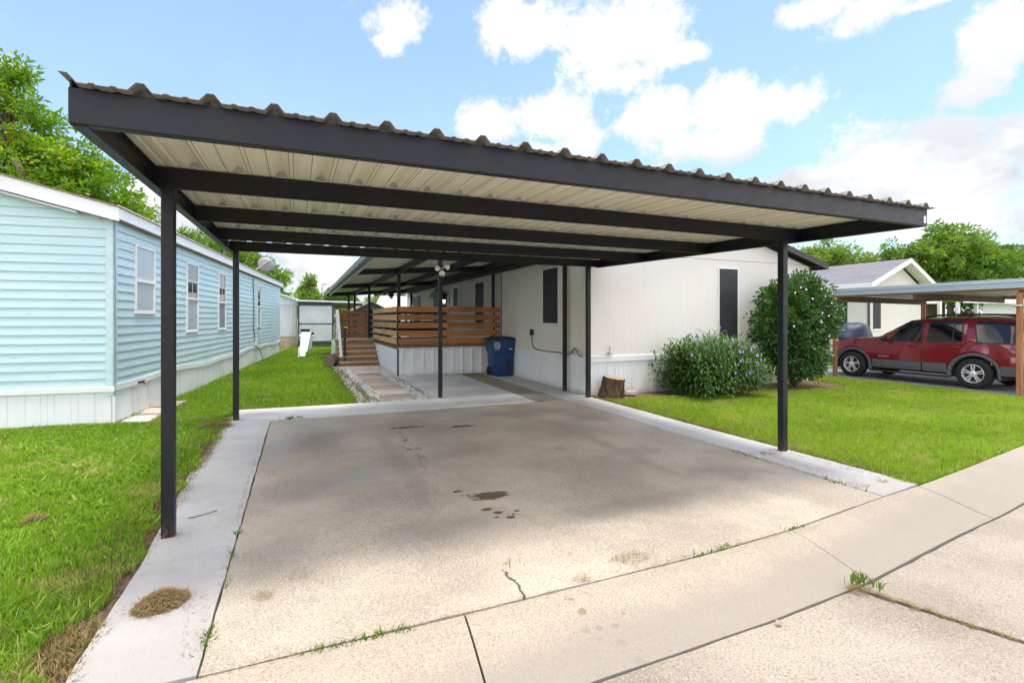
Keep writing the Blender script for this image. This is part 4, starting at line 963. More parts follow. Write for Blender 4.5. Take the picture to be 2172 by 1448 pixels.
def bwin(s0, s1, z0, z1, up, lo, mull=False):
    zm = (z0 + z1) / 2 - .02; fw = .035
    mb = MB(TS)
    for a, b, c, d in ((s0, s1, z1 - fw, z1), (s0 - .01, s1 + .01, z0, z0 + fw), (s0, s0 + fw, z0 + fw, z1 - fw), (s1 - fw, s1, z0 + fw, z1 - fw)): mb.box(a, b, .0, .038, c, d)
    w_ = mb.build('window', M['white_paint'], bh, .004)
    mb = MB(TS); mb.box(s0 + fw, s1 - fw, .004, .044, zm - .022, zm + .022); mb.box(s0 + fw, s0 + fw + .02, .004, .032, z0 + fw, zm); mb.box(s1 - fw - .02, s1 - fw, .004, .032, z0 + fw, zm); mb.box(s0 + fw, s1 - fw, .004, .032, z0 + fw, z0 + fw + .02); mb.build('sash', M['white_paint'], w_, .002)
    mb = MB(TS); mb.box(s0 + fw, s1 - fw, .004, .021, zm + .022, z1 - fw); mb.build('pane', M[up], w_)
    mb = MB(TS); mb.box(s0 + fw + .02, s1 - fw - .02, .004, .023, z0 + fw + .02, zm - .022); mb.build('pane', M[lo], w_)
    if mull:
        mb = MB(TS); mb.box(s0 + fw, s1 - fw, .022, .026, (zm + z1) / 2 - .008, (zm + z1) / 2 + .008); mb.box((s0 + s1) / 2 - .006, (s0 + s1) / 2 + .006, .022, .026, zm, z1 - fw); mb.build('muntin', M['white_paint'], w_)
bwin(.64, 1.40, 1.57, 2.63, 'glass_frost', 'glass_frost'); bwin(3.02, 3.75, 1.22, 2.62, 'glass_dark', 'glass_screen', True); bwin(5.36, 6.05, 1.22, 2.62, 'glass_dark', 'glass_grey', True); bwin(6.9, 7.5, 1.22, 2.5, 'glass_dark', 'glass_grey'); bwin(10.2, 10.85, 1.22, 2.62, 'glass_dark', 'glass_screen')
mb = MB(TS); mb.tube([(.72, .02, .53), (.72, .10, .53), (.72, .13, .50)], .016, 8); mb.tube([(.66, .09, .55), (.80, .09, .545)], .011, 8); mb.build('faucet', M['stump_bark'], bh, smooth=True)
mb = MB(TS); mb.tube([(9.5, .03, 2.8), (9.62, .03, 2.0), (9.6, .03, 1.2), (9.75, .04, .85), (9.9, .05, .6), (10.3, .09, .45), (10.6, .12, .2), (10.5, .14, .02)], .013, 6); mb.build('cable', M['cable'], bh, smooth=True)
mb = MB(TS); mb.box(9.78, 9.98, .02, .08, .62, .86); mb.build('junction_box', M['white_plastic'], bh, .005)
ds = thing('satellite_dish', 'grey satellite dish on a bent mast above the blue eave', 'satellite dish', TS(10.3, -.2, 3.1))
ba = Vector(TS(10.2, .0, 3.08)); tp = ba + Vector((.36, -.15, .34))
mb = MB(); mb.tube([ba, ba + Vector((0, 0, .06)), tp], .03, 8); mb.build('mast', M['dish_grey'], ds, smooth=True)
mb = MB(); mb.lathe([(0, 0), (.11, .01), (.20, .035), (.27, .065), (.265, .075), (.20, .043), (.10, .018), (0, .012)], tp + Vector((-.08, .14, -.13)), (.25, .8, .45), 28); mb.build('reflector', M['dish_grey'], ds, smooth=True)
mb = MB(); mb.tube([tp, tp + Vector((.28, .05, .16))], .018, 6); mb.build('feed_arm', M['dish_grey'], ds)
# ------------------------------------------------------------------ small things in the yard
def dup(o, loc, label=None, rz=None):
    c = o.copy(); col.objects.link(c); c.location = loc
    if rz is not None: c.rotation_euler = (0, 0, rz)
    if label: c['label'] = label
    for ch in list(o.children):
        k = ch.copy(); col.objects.link(k); k.parent = c
        for g_ in list(ch.children):
            h = g_.copy(); col.objects.link(h); h.parent = k
    return c
# stepping stones
mb = MB(); p = rough_poly([(-.31, -.265), (.31, -.265), (.31, .265), (-.31, .265)], .1, .006)
mb.add([(x, y, .03) for x, y in p] + [(x, y, -.04) for x, y in p], [list(range(len(p)))] + [[i, i + len(p), (i + 1) % len(p) + len(p), (i + 1) % len(p)] for i in range(len(p))])
stone = mb.build('stepping_stone', M['paver_concrete'], None, .006)
NS = 10
where = ['nearest the driveway edge', 'second from the driveway edge', 'third from the driveway edge', 'fourth from the driveway edge', 'fifth from the driveway edge', 'sixth from the driveway, fifth from the steps', 'fourth before the wooden steps', 'third before the wooden steps', 'second before the wooden steps', 'touching the foot of the wooden steps']
for k in range(NS):
    y = 9.62 + k * .655; x = 1.78 + random.uniform(-.02, .02)
    lab = 'square tan concrete stone in the gravel path, ' + where[k]
    loc = (x, y, G(x, y) + random.uniform(-.012, .006)); rz = random.uniform(-.03, .03)
    if k == 0: stone_b = stone.copy(); stone_b.data = stone.data.copy(); stone_b.data.materials[0] = M['paver_pale']
    if k == 0: stone.location = loc; tag(stone, lab, 'stepping stone', 'stones of the gravel path')
    else:
        d_ = dup(stone if k % 2 == 0 else stone_b, loc, lab, rz); d_['category'] = 'stepping stone'; d_['group'] = 'stones of the gravel path'
stone.rotation_euler = (0, 0, .01)
# flat slabs against the blue home
for k, (s, o_, w_, lab) in enumerate(((.30, .22, 1.0, 'pale flat slab in the grass at the blue home corner'), (.95, .18, .8, 'tan flat slab behind the pale one along blue home'), (1.62, .16, .8, 'farthest tan slab lying under the blue home faucet'))):
    c = TS(s, o_, 0); z0 = G(c[0], c[1])
    mb = MB(); q_ = rough_poly([(-.19, -.27), (.2, -.27), (.19, .26), (-.2, .27)], .1, .01)
    P = [TS(s + y, o_ + x, 0)[:2] for x, y in q_]
    mb.add([(x, y, z0 + .03) for x, y in P] + [(x, y, z0 - .03) for x, y in P], [list(range(len(P)))] + [[i, i + len(P), (i + 1) % len(P) + len(P), (i + 1) % len(P)] for i in range(len(P))])
    o = mb.build('garden_slab', M['pale_concrete'] if k == 0 else M['paver_concrete'], None, .006); tag(o, lab, 'paving slab', 'slabs along the blue home')
# recycling bin
bc = (5.02, 12.36)
bn = thing('recycling_bin', 'blue wheeled recycling bin with dark lid in the corner by the deck', 'bin', (bc[0], bc[1], G(*bc)))
z0 = G(*bc); rows = []
def rrect(cx, cy, hx, hy, r, z, n=5):
    out = []
    for sx, sy, a0 in ((1, 1, 0), (-1, 1, 90), (-1, -1, 180), (1, -1, 270)):
        for k in range(n):
            a = R(a0 + 90 * k / (n - 1)); out.append((cx + sx * (hx - r) + r * math.cos(a), cy + sy * (hy - r) + r * math.sin(a), z))
    return out
for z, hx, hy in ((.0, .235, .26), (.03, .25, .27), (.45, .275, .30), (.62, .285, .31), (.66, .305, .335), (.80, .318, .345), (.915, .325, .352), (.92, .34, .368), (.955, .34, .368), (.955, .30, .33)):
    rows.append(rrect(bc[0], bc[1], hx, hy, .07, z0 + z))
mb = MB(); mb.sheet(rows, close=True); mb.add(rows[0], [list(range(len(rows[0])))]); body = mb.build('body', M['bin_blue'], bn, smooth=True); 
m_ = body.modifiers.new('Edges', 'EDGE_SPLIT'); m_.split_angle = R(40)
mb = MB(); rows = [rrect(bc[0], bc[1], .35, .375, .08, z0 + .955), rrect(bc[0], bc[1], .355, .38, .08, z0 + .985), rrect(bc[0], bc[1], .33, .355, .08, z0 + 1.005), rrect(bc[0], bc[1], .2, .22, .08, z0 + 1.04), rrect(bc[0], bc[1], .02, .02, .01, z0 + 1.05)]
mb.sheet(rows, close=True); mb.add(rows[-1], [list(range(len(rows[-1])))]); mb.build('lid', M['bin_lid'], bn, smooth=True)
mb = MB(); mb.lathe([(0, -.03), (.10, -.03), (.125, -.015), (.125, .015), (.10, .03), (0, .03)], (bc[0] - .26, bc[1] + .2, z0 + .125), (1, 0, 0), 20); mb.build('wheel', M['rubber'], bn, smooth=True)
mb = MB(); mb.lathe([(0, -.03), (.10, -.03), (.125, -.015), (.125, .015), (.10, .03), (0, .03)], (bc[0] + .26, bc[1] + .2, z0 + .125), (1, 0, 0), 20); mb.build('wheel', M['rubber'], bn, smooth=True)
mb = MB(); mb.tube([(bc[0] - .26, bc[1] + .39, z0 + .95), (bc[0] - .26, bc[1] + .43, z0 + .93), (bc[0] + .26, bc[1] + .43, z0 + .93), (bc[0] + .26, bc[1] + .39, z0 + .95)], .014, 8); mb.build('handle', M['bin_blue'], bn)
def yf(z): return bc[1] - .31 - (.035 if z > .64 else 0) - max(0, (z - .66)) * .06 - .004
mb = MB()   # round-cornered white emblem: an open square frame holding a broken ring, and the line of small print below it
cx, cz = bc[0] - .235, .82
for a, b, c, d in ((-.062, .062, .062, .074), (-.062, .062, -.074, -.062), (-.074, -.062, -.062, .062), (.062, .074, -.062, .062)): mb.box(cx + a, cx + b, yf(.8) - .004, yf(.8) - .001 + .012, z0 + cz + c, z0 + cz + d)
for k in range(3):
    a0 = k * 120 + 15
    for j in range(6):
        a = R(a0 + j * 15); b = R(a0 + j * 15 + 16)
        mb.add([(cx + math.cos(t) * r_, yf(.8) - .004, z0 + cz + math.sin(t) * r_) for t, r_ in ((a, .026), (b, .026), (b, .046), (a, .046))], [(0, 1, 2, 3)])
mb.build('emblem', M['white_paint'], bn)
mb = MB()
for k in range(7): mb.box(cx - .07 + k * .02, cx - .058 + k * .02, yf(.7) - .004, yf(.7) + .01, z0 + .705, z0 + .718)
for k in range(5): mb.box(bc[0] + .10 + k * .019, bc[0] + .113 + k * .019, yf(.72) - .004, yf(.72) + .01, z0 + .715, z0 + .735)
for k in range(6): mb.box(bc[0] + .07 + k * .016, bc[0] + .08 + k * .016, yf(.45) + .016, yf(.45) + .03, z0 + .44, z0 + .448)
mb.build('lettering', M['white_paint'], bn)
mb = MB(); mb.box(bc[0] + .04, bc[0] + .2, bc[1] - .300, bc[1] - .27, z0 + .05, z0 + .56); mb.build('front_recess', simple('bin_dark', (.006, .02, .06), .6), bn, .012)
# logs
def log(name, label, base, axis, r0, r1, L, seed, barkm, endm='cut_wood'):
    random.seed(seed); ax = Vector(axis).normalized(); t = thing(name, label, 'log', base)
    a = ax.cross(Vector((.3, .9, .2))).normalized(); b = ax.cross(a); n = 28; jit = [1 + random.uniform(-.10, .10) for _ in range(n)]
    rows = []
    for k in range(7):
        f = k / 6; r = r0 + (r1 - r0) * f + (.03 * (1 - f) ** 3)
        rows.append([tuple(Vector(base) + ax * L * f + (a * math.cos(2 * math.pi * j / n) + b * math.sin(2 * math.pi * j / n)) * r * (jit[j] + random.uniform(-.015, .015))) for j in range(n)])
    mb = MB(); mb.sheet(rows, close=True); mb.build('bark', M[barkm], t, smooth=True)
    for row, s in ((rows[-1], .003), (rows[0], -.003)):
        c = sum((Vector(p) for p in row), Vector()) / n
        mb = MB(); mb.add([tuple(c + (Vector(p) - c) * .96 + ax * s) for p in row] + [tuple(Vector(p)) for p in row], [list(range(n))] + [[i, (i + 1) % n, (i + 1) % n + n, i + n] for i in range(n)]); mb.build('cut_face', M[endm], t)
    random.seed(31); return t
log('tree_stump', 'short tilted tree stump with rough bark beside the post and white skirting', (5.66, 8.2, -.06), (.10, -.12, 1), .225, .20, .42, 3, 'stump_bark')
log('cut_log', 'short cut log lying beside the wooden steps', (1.08, 16.6, .20), (-.38, -1, .05), .18, .17, .36, 5, 'bark', 'log_end')
# rubble by the stump
t = thing('brick_rubble', 'broken bricks and stone piled beside the stump', 'rubble', (6.05, 8.3, -.04))
for x, y, z, sx, sy, sz, rz, m_ in ((6.0, 8.3, .05, .12, .08, .05, .4, 'brown_concrete'), (6.12, 8.22, .03, .10, .07, .04, -.5, 'paver_concrete'), (5.98, 8.36, .13, .10, .06, .05, 1.0, 'grey_concrete'), (6.2, 8.18, .02, .06, .05, .04, .2, 'grey_concrete'), (6.1, 8.36, .02, .16, .09, .04, .1, 'brown_concrete')):
    mb = MB(); c, s = math.cos(rz), math.sin(rz)
    q_ = [(x + (a * sx) * c - (b * sy) * s, y + a * sx * s + b * sy * c) for a, b in ((-1, -1), (1, -1), (1, 1), (-1, 1))]
    mb.hexa([(a, b, z - sz) for a, b in q_] + [(a + .01, b, z + sz + random.uniform(-.015, .015)) for a, b in q_]); mb.build('brick', M[m_], t, .006)
# heap of clippings
def heap(name, label, cx, cy, rx, ry, h, n, seed, mat='hay', rot=0):
    g_ = np.random.default_rng(seed)
    a = g_.uniform(0, 6.283, n); r = np.sqrt(g_.random(n)) ** 1.15; hh = h * (1 - r ** 2) * g_.uniform(.35, 1, n)
    ex, ey = rx * r * np.cos(a), ry * r * np.sin(a); x = cx + ex * math.cos(rot) - ey * math.sin(rot); y = cy + ex * math.sin(rot) + ey * math.cos(rot); z = G(cx, cy) + .010 + hh
    t = g_.uniform(0, 6.283, n); L = g_.uniform(.025, .085, n); tz = g_.normal(0, .28, n) * L; wd = .0015
    d = np.stack([np.cos(t) * L, np.sin(t) * L, tz], 1); p = np.stack([x, y, z], 1); s = np.stack([-np.sin(t) * wd, np.cos(t) * wd, np.zeros(n)], 1)
    bend = np.stack([g_.normal(0, .008, n), g_.normal(0, .008, n), g_.uniform(0, .012, n)], 1)
    V = np.stack([p - d / 2 - s, p - d / 2 + s, p + bend + s, p + bend - s, p + d / 2], 1); V[..., 2] = np.maximum(V[..., 2], G(cx, cy) + .008); V = V.reshape(-1, 3)
    i = 5 * np.arange(n)[:, None]
    o = mesh_np(name, V, [np.concatenate([i, i + 1, i + 2, i + 3], 1), np.concatenate([i + 3, i + 2, i + 4], 1)], M[mat]); return tag(o, label, 'grass clippings', 'heaps of dry clippings')
heap('clipping_heap', 'round heap of dry brown clippings on the pale concrete strip', -.645, 3.12, .11, .085, .065, 3600, 1, rot=.3)
heap('clipping_heap', 'clump of brown clippings where lawn meets the concrete by the rear post', -1.02, 7.86, .25, .12, .08, 900, 2)
heap('clipping_heap', 'faded tuft of dry clippings in the open lawn', -1.74, 4.72, .10, .05, .06, 260, 3)
heap('clipping_heap', 'flattened straw at the lawn corner beside the curb', -1.28, 2.62, .26, .16, .05, 1500, 4, 'dry_grass')
tw = MB(); tw.tube([(-.73, 4.36, G(-.7, 4.4) + .012), (-.66, 4.38, G(-.7, 4.4) + .016), (-.56, 4.45, G(-.7, 4.4) + .012)], .0035, 5); tag(tw.build('twig', M['bark']), 'thin dark twig on the pale concrete strip', 'twig')
tw = MB(); tw.sheet([[(2.29, 1.83, -.078), (2.315, 1.815, -.07)], [(2.31, 1.855, -.074), (2.335, 1.835, -.08)]]); tag(tw.build('fallen_leaf', M['cut_wood'], recalc=False), 'single tan dead leaf lying on the street', 'leaf')
# white leaning rack
rk = thing('folding_bench', 'white folding bench leaning up on thin legs behind the lawn', 'folding bench', (.3, 20.5, G(.3, 20.5)))
z0 = G(.3, 20.5)
mb = MB(); mb.hexa([(.12, 20.2, z0 + .22), (.40, 20.2, z0 + .22), (.40, 20.26, z0 + .22), (.12, 20.26, z0 + .22), (.20, 20.6, z0 + .95), (.54, 20.6, z0 + .95), (.54, 20.66, z0 + .95), (.20, 20.66, z0 + .95)]); mb.build('seat_panel', M['white_plastic'], rk, .012)
mb = MB(); mb.hexa([(.12, 20.1, z0 + .05), (.30, 20.1, z0 + .05), (.30, 20.15, z0 + .05), (.12, 20.15, z0 + .05), (.13, 20.2, z0 + .24), (.36, 20.2, z0 + .24), (.36, 20.25, z0 + .24), (.13, 20.25, z0 + .24)]); mb.build('foot_panel', M['white_plastic'], rk, .01)
for x in (.08, .31):
    mb = MB(); mb.bar((x, 20.08, z0 - .02), (x + .03, 20.3, z0 + .40), .02, .02, (0, 1, 0)); mb.build('leg', M['white_plastic'], rk)
mb = MB(); mb.box(.10, .33, 20.09, 20.11, z0 + .035, z0 + .055); mb.build('stretcher', M['black_plastic'], rk)
mb = MB(); mb.hexa([(.44, 20.32, z0 + .30), (.56, 20.32, z0 + .30), (.56, 20.7, z0 + .30), (.44, 20.7, z0 + .30), (.52, 20.6, z0 + .92), (.60, 20.6, z0 + .92), (.60, 20.9, z0 + .92), (.52, 20.9, z0 + .92)]); mb.build('side_panel', M['gutter_metal'], rk, .01)
mb = MB(); mb.box(.17, .50, 20.62, 20.68, z0 + .95, z0 + 1.07); mb.build('head_pad', M['black_plastic'], rk, .015)
for x, zz in ((.15, .80), (.60, .78), (.60, .90)):
    mb = MB(); mb.sphere((x, 20.55, z0 + zz), .05, .05, .05, 12); mb.build('knob', M['white_plastic'] if zz < .85 else M['black_plastic'], rk, smooth=True)
mb = MB(); q_ = rough_poly([(.95, 21.6), (1.75, 21.75), (1.7, 22.0), (.9, 21.85)], .2, .01)
mb.add([(x, y, G(x, y) + .09) for x, y in q_] + [(x, y, G(x, y) + .05) for x, y in q_], [list(range(len(q_)))] + [[i, i + len(q_), (i + 1) % len(q_) + len(q_), (i + 1) % len(q_)] for i in range(len(q_))])
tag(mb.build('wood_board', M['cut_wood']), 'pale wooden board lying in the grass near the steps', 'board')

# ------------------------------------------------------------------ buildings behind
sh = thing('mobile_home', 'white metal sided home with tan skirting beyond the blue home', 'mobile home', (-2.2, 30, .07))
def wallstrip(mb, x0, x1, y, z0, z1f, per=.16, d_=.012):
    pts = []; t = x0
    while t < x1: pts += [(t, 0), (t + .02, -d_), (t + .05, -d_), (t + .07, 0)]; t += per
    pts.append((x1, 0)); pts = [(min(a, x1), b) for a, b in pts]
    mb.sheet([[(a, y + b, z0) for a, b in pts], [(a, y + b, z1f(a)) for a, b in pts]])
zt = lambda x: 2.45 - .33 * (x - .06)
mb = MB(); wallstrip(mb, -4.2, .06, 27.9, .60, lambda x: min(2.28, zt(x))); mb.build('wall', M['white_siding'], sh, recalc=False)
mb = MB(); wallstrip(mb, -4.2, .06, 27.905, 2.24, zt, .12, .006); mb.build('gable', M['white_siding'], sh, recalc=False)
mb = MB(); mb.box(-4.2, .07, 27.87, 27.9, 2.22, 2.27); mb.build('trim', M['white_paint'], sh)
mb = MB(); mb.hexa([(-4.3, 27.75, zt(-4.3)), (.16, 27.75, zt(.16)), (.16, 40, zt(.16)), (-4.3, 40, zt(-4.3)), (-4.3, 27.75, zt(-4.3) + .06), (.16, 27.75, zt(.16) + .06), (.16, 40, zt(.16) + .06), (-4.3, 40, zt(-4.3) + .06)]); mb.build('roof', M['worn_white'], sh)
mb = MB(); mb.box(.05, .06, 27.9, 38, .6, 2.44); mb.build('wall', M['white_siding'], sh)
mb = MB(); wallstrip(mb, -4.2, .06, 27.91, .02, lambda x: .6, .12, .006); mb.build('skirting', M['tan_siding'], sh, recalc=False)
mb = MB(); mb.box(-1.0, -.55, 27.3, 27.7, .36, .40); [mb.box(x, x + .03, y, y + .03, .05, .36) for x in (-1, -.58) for y in (27.3, 27.67)]; tag(mb.build('small_table', M['cut_wood']), 'little wooden table against the tan skirting', 'table')

pn = thing('carport_enclosure', 'flat roofed shelter closed by two grey panels in a black frame', 'shelter', (.95, 28.5, .1))
Y = 27.4
for z0_, z1_ in ((.36, 1.22), (1.27, 2.16)):
    mb = MB(); mb.box(.17, 1.72, Y, Y + .03, z0_, z1_); mb.build('panel', M['grey_wash'], pn)
mb = MB()
for a, b, c, d in ((.10, .17, .1, 2.38), (1.72, 1.79, .1, 2.38)): mb.box(a, b, Y - .02, Y + .05, c, d)
for c, d in ((.15, .36), (1.22, 1.27), (2.16, 2.36)): mb.box(.17, 1.72, Y - .01, Y + .04, c, d)
mb.build('frame', M['dark_siding'], pn)
mb = MB(); mb.hexa([(.02, Y - .1, 2.38), (3.3, Y - .1, 2.32), (3.3, Y + 4, 2.32), (.02, Y + 4, 2.38), (.02, Y - .1, 2.45), (3.3, Y - .1, 2.39), (3.3, Y + 4, 2.39), (.02, Y + 4, 2.45)]); mb.build('roof', M['white_paint'], pn)
for a_, b_, c_ in ((3.8, 3.9, 2.16), (.1, .16, 2.16)):
    mb = MB(); mb.box(1.8, 3.25, Y + a_, Y + b_, c_, 2.30); mb.build('fascia_board', M['brown_siding'], pn)
fg = thing('fence_gate', 'dark gate with a white top cap beside the shelter', 'gate', (2.1, 27.6, .1))
mb = MB(); mb.box(1.86, 2.3, 27.5, 27.55, .15, 1.62); mb.build('panel', M['dark_siding'], fg)
mb = MB(); mb.box(1.84, 2.1, 27.47, 27.57, 1.62, 1.80); mb.build('cap', M['white_paint'], fg)
gs = thing('garden_shed', 'small dark grey shed with a peaked roof behind the deck', 'shed', (4.4, 33, .1))
mb = MB(); mb.add([(3.15, 32, .1), (5.5, 32, .1), (5.5, 32, 1.9), (4.32, 32, 2.5), (3.15, 32, 1.9), (3.15, 34.5, .1), (5.5, 34.5, .1), (5.5, 34.5, 1.9), (4.32, 34.5, 2.5), (3.15, 34.5, 1.9)], [(0, 1, 2, 3, 4), (5, 6, 7, 8, 9), (0, 1, 6, 5), (1, 2, 7, 6), (4, 0, 5, 9)]); mb.build('wall', M['dark_siding'], gs)
mb = MB(); mb.hexa([(3.0, 31.8, 1.86), (4.32, 31.8, 2.54), (4.32, 34.7, 2.54), (3.0, 34.7, 1.86), (3.0, 31.8, 1.92), (4.32, 31.8, 2.60), (4.32, 34.7, 2.60), (3.0, 34.7, 1.92)]); mb.hexa([(4.32, 31.8, 2.54), (5.65, 31.8, 1.86), (5.65, 34.7, 1.86), (4.32, 34.7, 2.54), (4.32, 31.8, 2.60), (5.65, 31.8, 1.92), (5.65, 34.7, 1.92), (4.32, 34.7, 2.60)]); mb.build('roof', M['grey_shingle'], gs)
bw = thing('house', 'pale house with a bright low roof seen past the far end of the porch', 'house', (8, 38, .1))
mb = MB(); mb.box(5.4, 11, 36.5, 44, .1, 2.2); mb.build('wall', M['white_siding'], bw)
mb = MB(); mb.hexa([(5.0, 36, 2.15), (11.4, 36, 2.15), (11.4, 40.5, 3.35), (6.2, 40.5, 3.35), (5.0, 36, 2.22), (11.4, 36, 2.22), (11.4, 40.5, 3.42), (6.2, 40.5, 3.42)]); mb.build('roof', M['cream_roof'], bw)
for x in (5.9, 7.3, 8.7):
    mb = MB(); mb.box(x, x + .8, 36.46, 36.49, 1.0, 1.9); mb.build('window', M['glass_dark'], bw)
sl = thing('street_lamp', 'thin grey street lamp with one bent arm above the roofs', 'street lamp', (2.65, 58, .2))
mb = MB(); mb.tube([(2.65, 58, .2), (2.65, 58, 5.0), (2.68, 58, 5.2), (2.85, 58, 5.28), (3.1, 58, 5.28)], [.11, .09, .09, .09, .08], 8); mb.build('pole', M['steel'], sl)
mb = MB(); mb.box(3.05, 3.75, 57.9, 58.1, 5.22, 5.31); mb.build('lamp_head', M['steel'], sl, .02)

# house with grey shingles
gh = thing('house', 'cream house with grey shingled roof and white rake boards past the red car', 'house', (25.2, 20, .05))
Yg = 14.0; xa, xb, xm = 23.22, 27.16, 25.5
mb = MB(); zp = 3.95
mb.add([(xa, Yg, -.05), (xb, Yg, -.05), (xb, Yg, 2.95), (xm, Yg, zp), (xa, Yg, 2.95)], [(0, 1, 2, 3, 4)]); mb.add([(xa, Yg, -.05), (xa, 30, -.05), (xa, 30, 2.95), (xa, Yg, 2.95)], [(0, 1, 2, 3)]); mb.add([(xb, Yg, -.05), (xb, 30, -.05), (xb, 30, 2.95), (xb, Yg, 2.95)], [(0, 1, 2, 3)]); mb.build('wall', M['beige_siding'], gh)
RX0, RX1, RYf = 22.75, 27.85, 13.55; rl = lambda x: 4.22 - .56 * abs(x - 25.55) if x > 25.55 else 4.22 - .42 * abs(x - 25.55)
mb = MB()
for p_, q_ in ((RX0, 25.55), (25.55, RX1)):
    mb.hexa([(p_, RYf, rl(p_) - .05), (q_, RYf, rl(q_) - .05), (q_, 30.4, rl(q_) - .05), (p_, 30.4, rl(p_) - .05), (p_, RYf, rl(p_)), (q_, RYf, rl(q_)), (q_, 30.4, rl(q_)), (p_, 30.4, rl(p_))])
mb.build('roof', M['grey_shingle'], gh)
mb = MB()
for p_, q_ in ((RX0, 25.55), (25.55, RX1)):
    mb.hexa([(p_, RYf - .03, rl(p_) - .19), (q_, RYf - .03, rl(q_) - .19), (q_, RYf - .002, rl(q_) - .19), (p_, RYf - .002, rl(p_) - .19), (p_, RYf - .03, rl(p_) + .01), (q_, RYf - .03, rl(q_) + .01), (q_, RYf - .002, rl(q_) + .01), (p_, RYf - .002, rl(p_) + .01)])
mb.box(RX0 - .03, RX0 - .002, RYf - .03, 30.4, rl(RX0) - .2, rl(RX0) + .01); mb.build('rake_board', M['white_paint'], gh)
mb = MB(); mb.hexa([(25.55, RYf, rl(25.55) - .2), (RX1, RYf, rl(RX1) - .2), (RX1, Yg, rl(RX1) - .2), (25.55, Yg, rl(25.55) - .2), (25.55, RYf, rl(25.55) - .18), (RX1, RYf, rl(RX1) - .18), (RX1, Yg, rl(RX1) - .18), (25.55, Yg, rl(25.55) - .18)]); mb.build('soffit', M['white_siding'], gh)
mb = MB(); mb.box(xa - .3, xa - .01, Yg + .05, 29, 2.62, 2.93); mb.box(xa - .05, xa + .12, Yg - .02, Yg - .003, -.05, 2.9); mb.build('dark_trim', M['dark_trim'], gh)
for y0_, y1_ in ((14.9, 15.5), (17.2, 18.2)):
    mb = MB(); mb.box(xa - .03, xa - .002, y0_, y1_, 1.0, 2.35); mb.build('window', M['solar_screen'], gh)
mb = MB(); mb.box(xa + .36, xa + .86, Yg - .03, Yg - .002, 1.05, 2.36); w_ = mb.build('window', M['solar_screen'], gh)
mb = MB(); mb.box(xa + .34, xa + .88, Yg - .035, Yg - .001, .98, 1.05); mb.build('sill', M['white_paint'], w_)
mb = MB(); mb.box(xa + .36, xa + .84, Yg - .02, Yg - .002, 2.82, 2.86); mb.build('vent', M['brown_siding'], gh)
# low white home at the back
wh = thing('mobile_home', 'low white home with a shaded porch and window cooler behind the red car', 'mobile home', (40, 17.5, .05))
mb = MB(); wallstrip(mb, 39.6, 49, 17.0, -.05, lambda x: 2.5, .18, .01); mb.build('wall', M['white_siding'], wh, recalc=False)
mb = MB(); mb.box(36.2, 49.4, 16.4, 16.5, 2.44, 2.72); mb.build('fascia', M['white_paint'], wh)
mb = MB(); mb.box(36.2, 49.4, 16.5, 20, 2.66, 2.70); mb.build('roof', M['worn_white'], wh)
mb = MB(); mb.box(32.4, 39.6, 19.0, 19.1, -.05, 2.6); mb.build('porch_wall', M['brown_siding'], wh)
for x in (36.2, 38.2, 34.3):
    mb = MB(); mb.box(x, x + .17, 16.7, 16.85, -.05, 2.5); mb.build('porch_post', M['white_paint'], wh)
mb = MB(); mb.box(37.6, 39.0, 16.9, 17.7, 1.05, 1.95); ac = mb.build('window_cooler', M['dark_siding'], wh)
mb = MB(); mb.box(37.8, 38.8, 16.86, 16.89, 1.15, 1.75)
mb.build('grille', M['grey_plastic'], ac)
mb = MB(); mb.box(32.6, 34.9, 16.9, 18.5, 2.38, 2.60); mb.build('awning', M['white_paint'], wh)

# ------------------------------------------------------------------ neighbour's carport
c2 = thing('carport', 'wooden post carport with a pale blue steel edge over the red car', 'carport', (15.5, 7, 0))
def zb2(x, y): return 2.02 + .002 * (8.6 - y) - .012 * (x - 13.25)
mb = MB(); slope_bar(mb, 13.20, 13.23, 3.0, 8.95, .085, .275, zb2); slope_bar(mb, 13.185, 13.2, 3.0, 8.95, .20, .22, zb2); slope_bar(mb, 13.185, 13.2, 3.0, 8.95, .085, .10, zb2); slope_bar(mb, 13.23, 17.6, 8.93, 8.95, .085, .275, zb2); mb.build('steel_edge', M['blue_steel'], c2, .004)
for x in (13.24, 17.3):
    mb = MB(); slope_bar(mb, x, x + .09, 3.0, 8.9, .045, .12, zb2); mb.build('eave_beam', M['brown_beam'], c2, .004)
for y in (3.4, 5.13, 7.0, 8.8):
    mb = MB(); slope_bar(mb, 13.335, 17.3, y - .03, y + .03, -.06, .10, zb2); mb.build('joist', M['brown_siding'], c2)
mb = MB(); rr = []
for k in range(60):
    y = 3.0 + k * .1; rr.append([(13.21, y, zb2(13.2, y) + .125 + (.02 if k % 3 == 0 else 0)), (17.6, y, zb2(17.6, y) + .125 + (.02 if k % 3 == 0 else 0))])
mb.sheet(rr); mb.sheet([[(x, y, z + .006) for x, y, z in r] for r in rr]); mb.build('roof_panel', M['porch_panel'], c2, recalc=False)
for x, y in ((13.3, 5.13), (13.3, 8.86), (17.35, 5.13), (17.35, 8.86)):
    mb = MB(); mb.box(x - .043, x + .043, y - .043, y + .043, G(x, y) - .02, zb2(x, y) - (.0 if x < 14 else .02)); mb.build('post', M['post_wood'], c2, .006)
mb = MB(); mb.tube([(13.24, 5.1, 1.75), (13.22, 5.05, 1.77), (13.22, 5.2, 1.76), (13.3, 5.19, 1.75), (13.36, 5.1, 1.77)], .018, 6); mb.build('rag_tie', M['white_paint'], c2, smooth=True)
